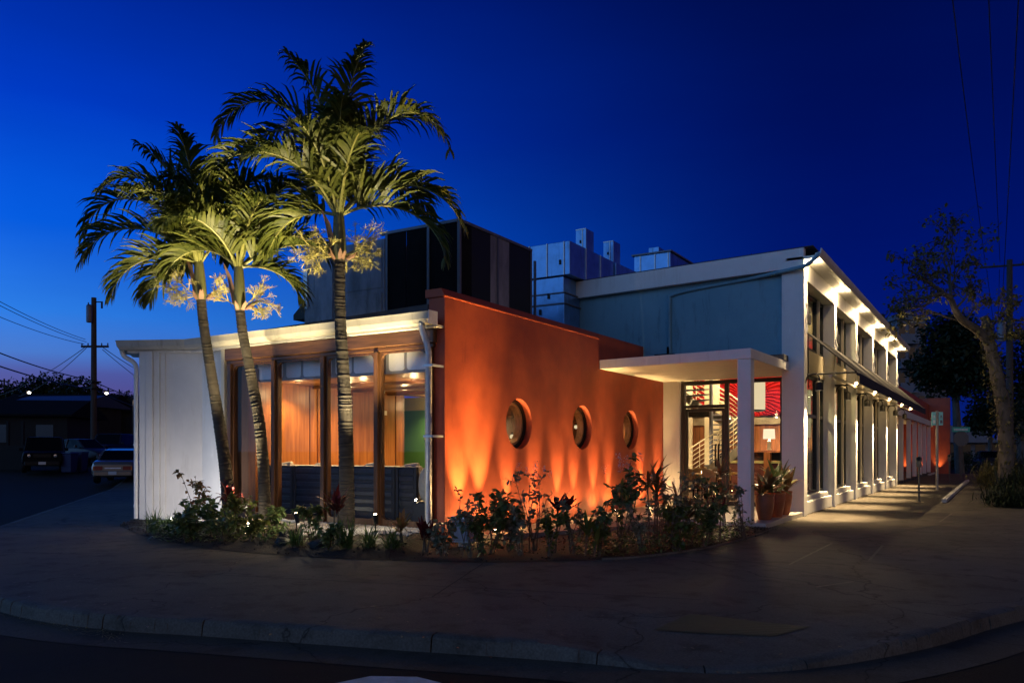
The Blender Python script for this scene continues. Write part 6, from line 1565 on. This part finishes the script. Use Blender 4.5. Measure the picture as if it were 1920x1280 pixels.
block('distant pale apartment tower just past the lit eave', 1692, 150, 22, 588, 0, 9, 2, 1, balc=False)
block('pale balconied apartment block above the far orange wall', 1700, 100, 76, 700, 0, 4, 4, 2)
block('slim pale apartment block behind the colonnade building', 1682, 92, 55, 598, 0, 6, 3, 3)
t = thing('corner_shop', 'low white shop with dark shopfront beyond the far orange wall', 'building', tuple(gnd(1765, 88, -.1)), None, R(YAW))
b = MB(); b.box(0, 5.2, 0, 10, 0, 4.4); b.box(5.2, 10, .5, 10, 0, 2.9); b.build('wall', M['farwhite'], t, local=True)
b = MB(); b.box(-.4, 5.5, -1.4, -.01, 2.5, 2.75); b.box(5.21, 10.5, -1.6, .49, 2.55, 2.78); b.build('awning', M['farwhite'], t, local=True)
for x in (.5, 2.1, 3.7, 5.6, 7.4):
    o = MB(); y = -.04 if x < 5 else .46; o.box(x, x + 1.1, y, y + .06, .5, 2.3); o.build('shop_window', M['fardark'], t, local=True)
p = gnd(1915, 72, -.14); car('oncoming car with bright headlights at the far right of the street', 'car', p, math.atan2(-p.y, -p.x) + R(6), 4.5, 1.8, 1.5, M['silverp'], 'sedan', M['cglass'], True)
p = gnd(1852, 66, -.0); car('dark car parked far down the right street', 'car', p, math.atan2(-p.y, -p.x) + R(8), 4.5, 1.8, 1.5, M['navyp'], 'sedan', M['cglass'])
p = gnd(1815, 64, 0); 
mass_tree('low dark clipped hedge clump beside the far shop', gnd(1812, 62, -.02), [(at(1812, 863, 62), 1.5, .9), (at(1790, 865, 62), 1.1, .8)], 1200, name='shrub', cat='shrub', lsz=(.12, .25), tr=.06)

# ---- far left: hillside, houses, trees
hb = MB(); K = 60; rng = random.Random(17)
prof = []
for k in range(K + 1):
    px = -420 + k * 20; d0 = 66; 
    top = 752 + 10 * math.sin(px * .013 + 1) + 6 * math.sin(px * .041) + max(0, px - 150) * .18
    prof.append((px, top))
for (px, top) in prof:
    for s, d in enumerate((64, 75, 95, 150, 170)):
        z = [1.0, 2.2, 3.6, EYE + (845 - top) / F_PX * 150, 2.0][s]; q = gnd(px, d); hb.v.append((q.x, q.y, z + rng.uniform(-.15, .15)))
for k in range(K):
    for s in range(4): hb.f.append((k * 5 + s, (k + 1) * 5 + s, (k + 1) * 5 + s + 1, k * 5 + s + 1)); hb.m.append(0)
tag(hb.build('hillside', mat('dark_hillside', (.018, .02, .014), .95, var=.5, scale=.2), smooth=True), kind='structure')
gp = 'trees on the dark hillside'
for (px, y, d, rx, lab) in [(20, 738, 120, 3.6, 'far hillside tree at the left edge of the view'), (62, 733, 115, 3.4, 'low far hillside tree left of the tallest one'), (92, 722, 110, 3.2, 'far hillside tree below the thin dropping lines'), (118, 735, 112, 3.4, 'far hillside tree beside the spreading round one'), (150, 730, 105, 3.0, 'spreading round tree just left of the utility pole'), (235, 752, 118, 2.6, 'far hillside tree right of the utility pole'), (-8, 745, 105, 3.2, 'far hillside tree cut by the frame at the left'), (208, 756, 122, 2.2, 'small far hillside tree right of the utility pole')]:
    g = gnd(px, d, 3.0); c = at(px, y, d)
    mass_tree(lab, g, [(c, rx, rx * .62), (c + RV * rx * .6 - ZV * .8, rx * .7, rx * .45), (c - RV * rx * .65 - ZV * .7, rx * .7, rx * .45)], 1500, lsz=(.3, .6), group=gp)
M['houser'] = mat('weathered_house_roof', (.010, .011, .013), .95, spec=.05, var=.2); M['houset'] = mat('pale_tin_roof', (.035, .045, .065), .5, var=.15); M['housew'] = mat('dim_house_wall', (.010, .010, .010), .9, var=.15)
def house(label, px, d, w, dep, zb, zw, zr, ang, rm):
    p = gnd(px, d, zb); t = thing('house', label, 'house', tuple(p), 'houses on the dark hillside', R(YAW + ang))
    b = MB(); b.box(-w / 2, w / 2, 0, dep, -1.5, zw - zb); b.build('wall', M['housew'], t, local=True)
    b = MB(); b.extrude([(-.6, zw - zb + .003), (dep + .6, zw - zb + .003), (dep + .6, zw - zb + .15), (dep / 2, zr - zb), (-.6, zw - zb + .15)], -w / 2 - .5, w / 2 + .5, 'x'); b.build('roof', M[rm], t, local=True)
    for k in range(3):
        o = MB(); x = -w / 2 + w * (k + .3) / 3; o.box(x, x + w * .13, -.05, .02, zw - zb - 1.9, zw - zb - .6); o.build('window', M['fardark'], t, local=True)
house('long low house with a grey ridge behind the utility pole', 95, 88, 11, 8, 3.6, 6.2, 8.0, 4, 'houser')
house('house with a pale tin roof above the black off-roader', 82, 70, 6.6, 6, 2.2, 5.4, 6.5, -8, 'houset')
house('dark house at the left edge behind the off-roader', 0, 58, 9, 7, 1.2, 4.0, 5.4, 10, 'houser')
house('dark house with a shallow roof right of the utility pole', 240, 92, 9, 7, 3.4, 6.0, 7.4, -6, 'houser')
for px, y, d, lab in ((50, 736, 95, 'small lit street lamp on the hillside, leftmost of three'), (195, 737, 95, 'lit street lamp just right of the left utility pole'), (249, 753, 80, 'lit street lamp peeking out beside the white building corner')):
    c = at(px, y, d); g = Vector((c.x, c.y, 2.5)); t = thing('street_lamp', lab, 'street lamp', tuple(g), 'far lit street lamps')
    b = MB(); b.tube([g, Vector((c.x, c.y, c.z + .2)), c + RV * .4 + ZV * .2], .06, 6); b.build('post', M['pole'], t)
    b = MB(); b.ball(c + RV * .3, .17, .17, .14, 12); b.build('lamp_head', M['farlamp'], t)
for px, y, d, lab in ((8, 710, 130, 'tiny far utility pole at the left edge of the skyline'), (104, 714, 130, 'tiny far utility pole above the hillside trees'), (203, 728, 130, 'tiny far utility pole right of the big one')):
    c = at(px, y, d); g = Vector((c.x, c.y, 4)); t = thing('utility_pole', lab, 'utility pole', tuple(g), 'far utility poles')
    b = MB(); b.tube([g, c], .13, 6); b.build('pole', M['pole'], t); b = MB(); b.tube([c - RV * .9 - ZV * .4, c + RV * .9 - ZV * .4], .08, 5); b.build('crossarm', M['pole'], t)
# garden wall and fence posts by the off-roader
p = onroad(18, 43); t = thing('garden_wall', 'low pale garden wall with posts left of the off-roader', 'wall', tuple(p), None, R(YAW))
b = MB(); b.box(-3.2, 1.0, 0, .2, 0, 1.3); b.build('wall', M['housew'], t, local=True)
b = MB(); [b.box(x, x + .12, .02, .16, 1.3, 2.6) for x in (-2.8, -1.4, -.2, .6)]; b.build('post', M['housew'], t, local=True)
# a few fallen leaves on the pavement
fl_ = MB(); rng = random.Random(21)
for _ in range(170):
    if rng.random() < .55:
        i = rng.randrange(len(bo)); nn_ = normal(bo, i); q = bo[i] + nn_ * abs(rng.gauss(0, .35)); g = Vector((q.x, q.y, .006))
    else:
        i = rng.randrange(20, len(kc) - 60); q = off(kc, -.3)[i] + Vector((rng.gauss(0, .5), rng.gauss(0, .4))); g = Vector((q.x, q.y, max(ring_z(q.x, q.y), -.1) + .007))
    a = rng.uniform(0, 6.28); leaf(fl_, g, Vector((math.cos(a), math.sin(a), .08)), ZV, rng.uniform(.03, .075), rng.uniform(.006, .014), .06)
tag(fl_.build('fallen_leaves', leafmat('fallen_leaf', (.06, .03, .012), (.15, .085, .03), .1), smooth='leaf', org=(-6, 7, 0)), 'fallen brown leaves scattered on the pavement', 'leaves', kind='stuff')
# dry grass tufts by the kerb at the lower left
gm = MB(); rng = random.Random(8)
for _ in range(420):
    px = rng.uniform(-10, 230); yk = 1108 + (px / 230) * 52; d = F_PX * 1.63 / (yk + rng.uniform(8, 46) - 845)
    g = gnd(px, d, -.13); a = rng.uniform(0, 6.28); el = R(rng.uniform(5, 40)); leaf(gm, g, Vector((math.cos(a), math.sin(a), math.sin(el))), ZV, rng.uniform(.03, .10), .0035, .2)
tag(gm.build('dry_grass', leafmat('dry_grass_blades', (.2, .15, .06), (.36, .27, .11), .2), smooth='leaf', org=(-8, 4.2, -.13)), 'dry grass and leaf litter caught along the kerb', 'grass', kind='stuff')
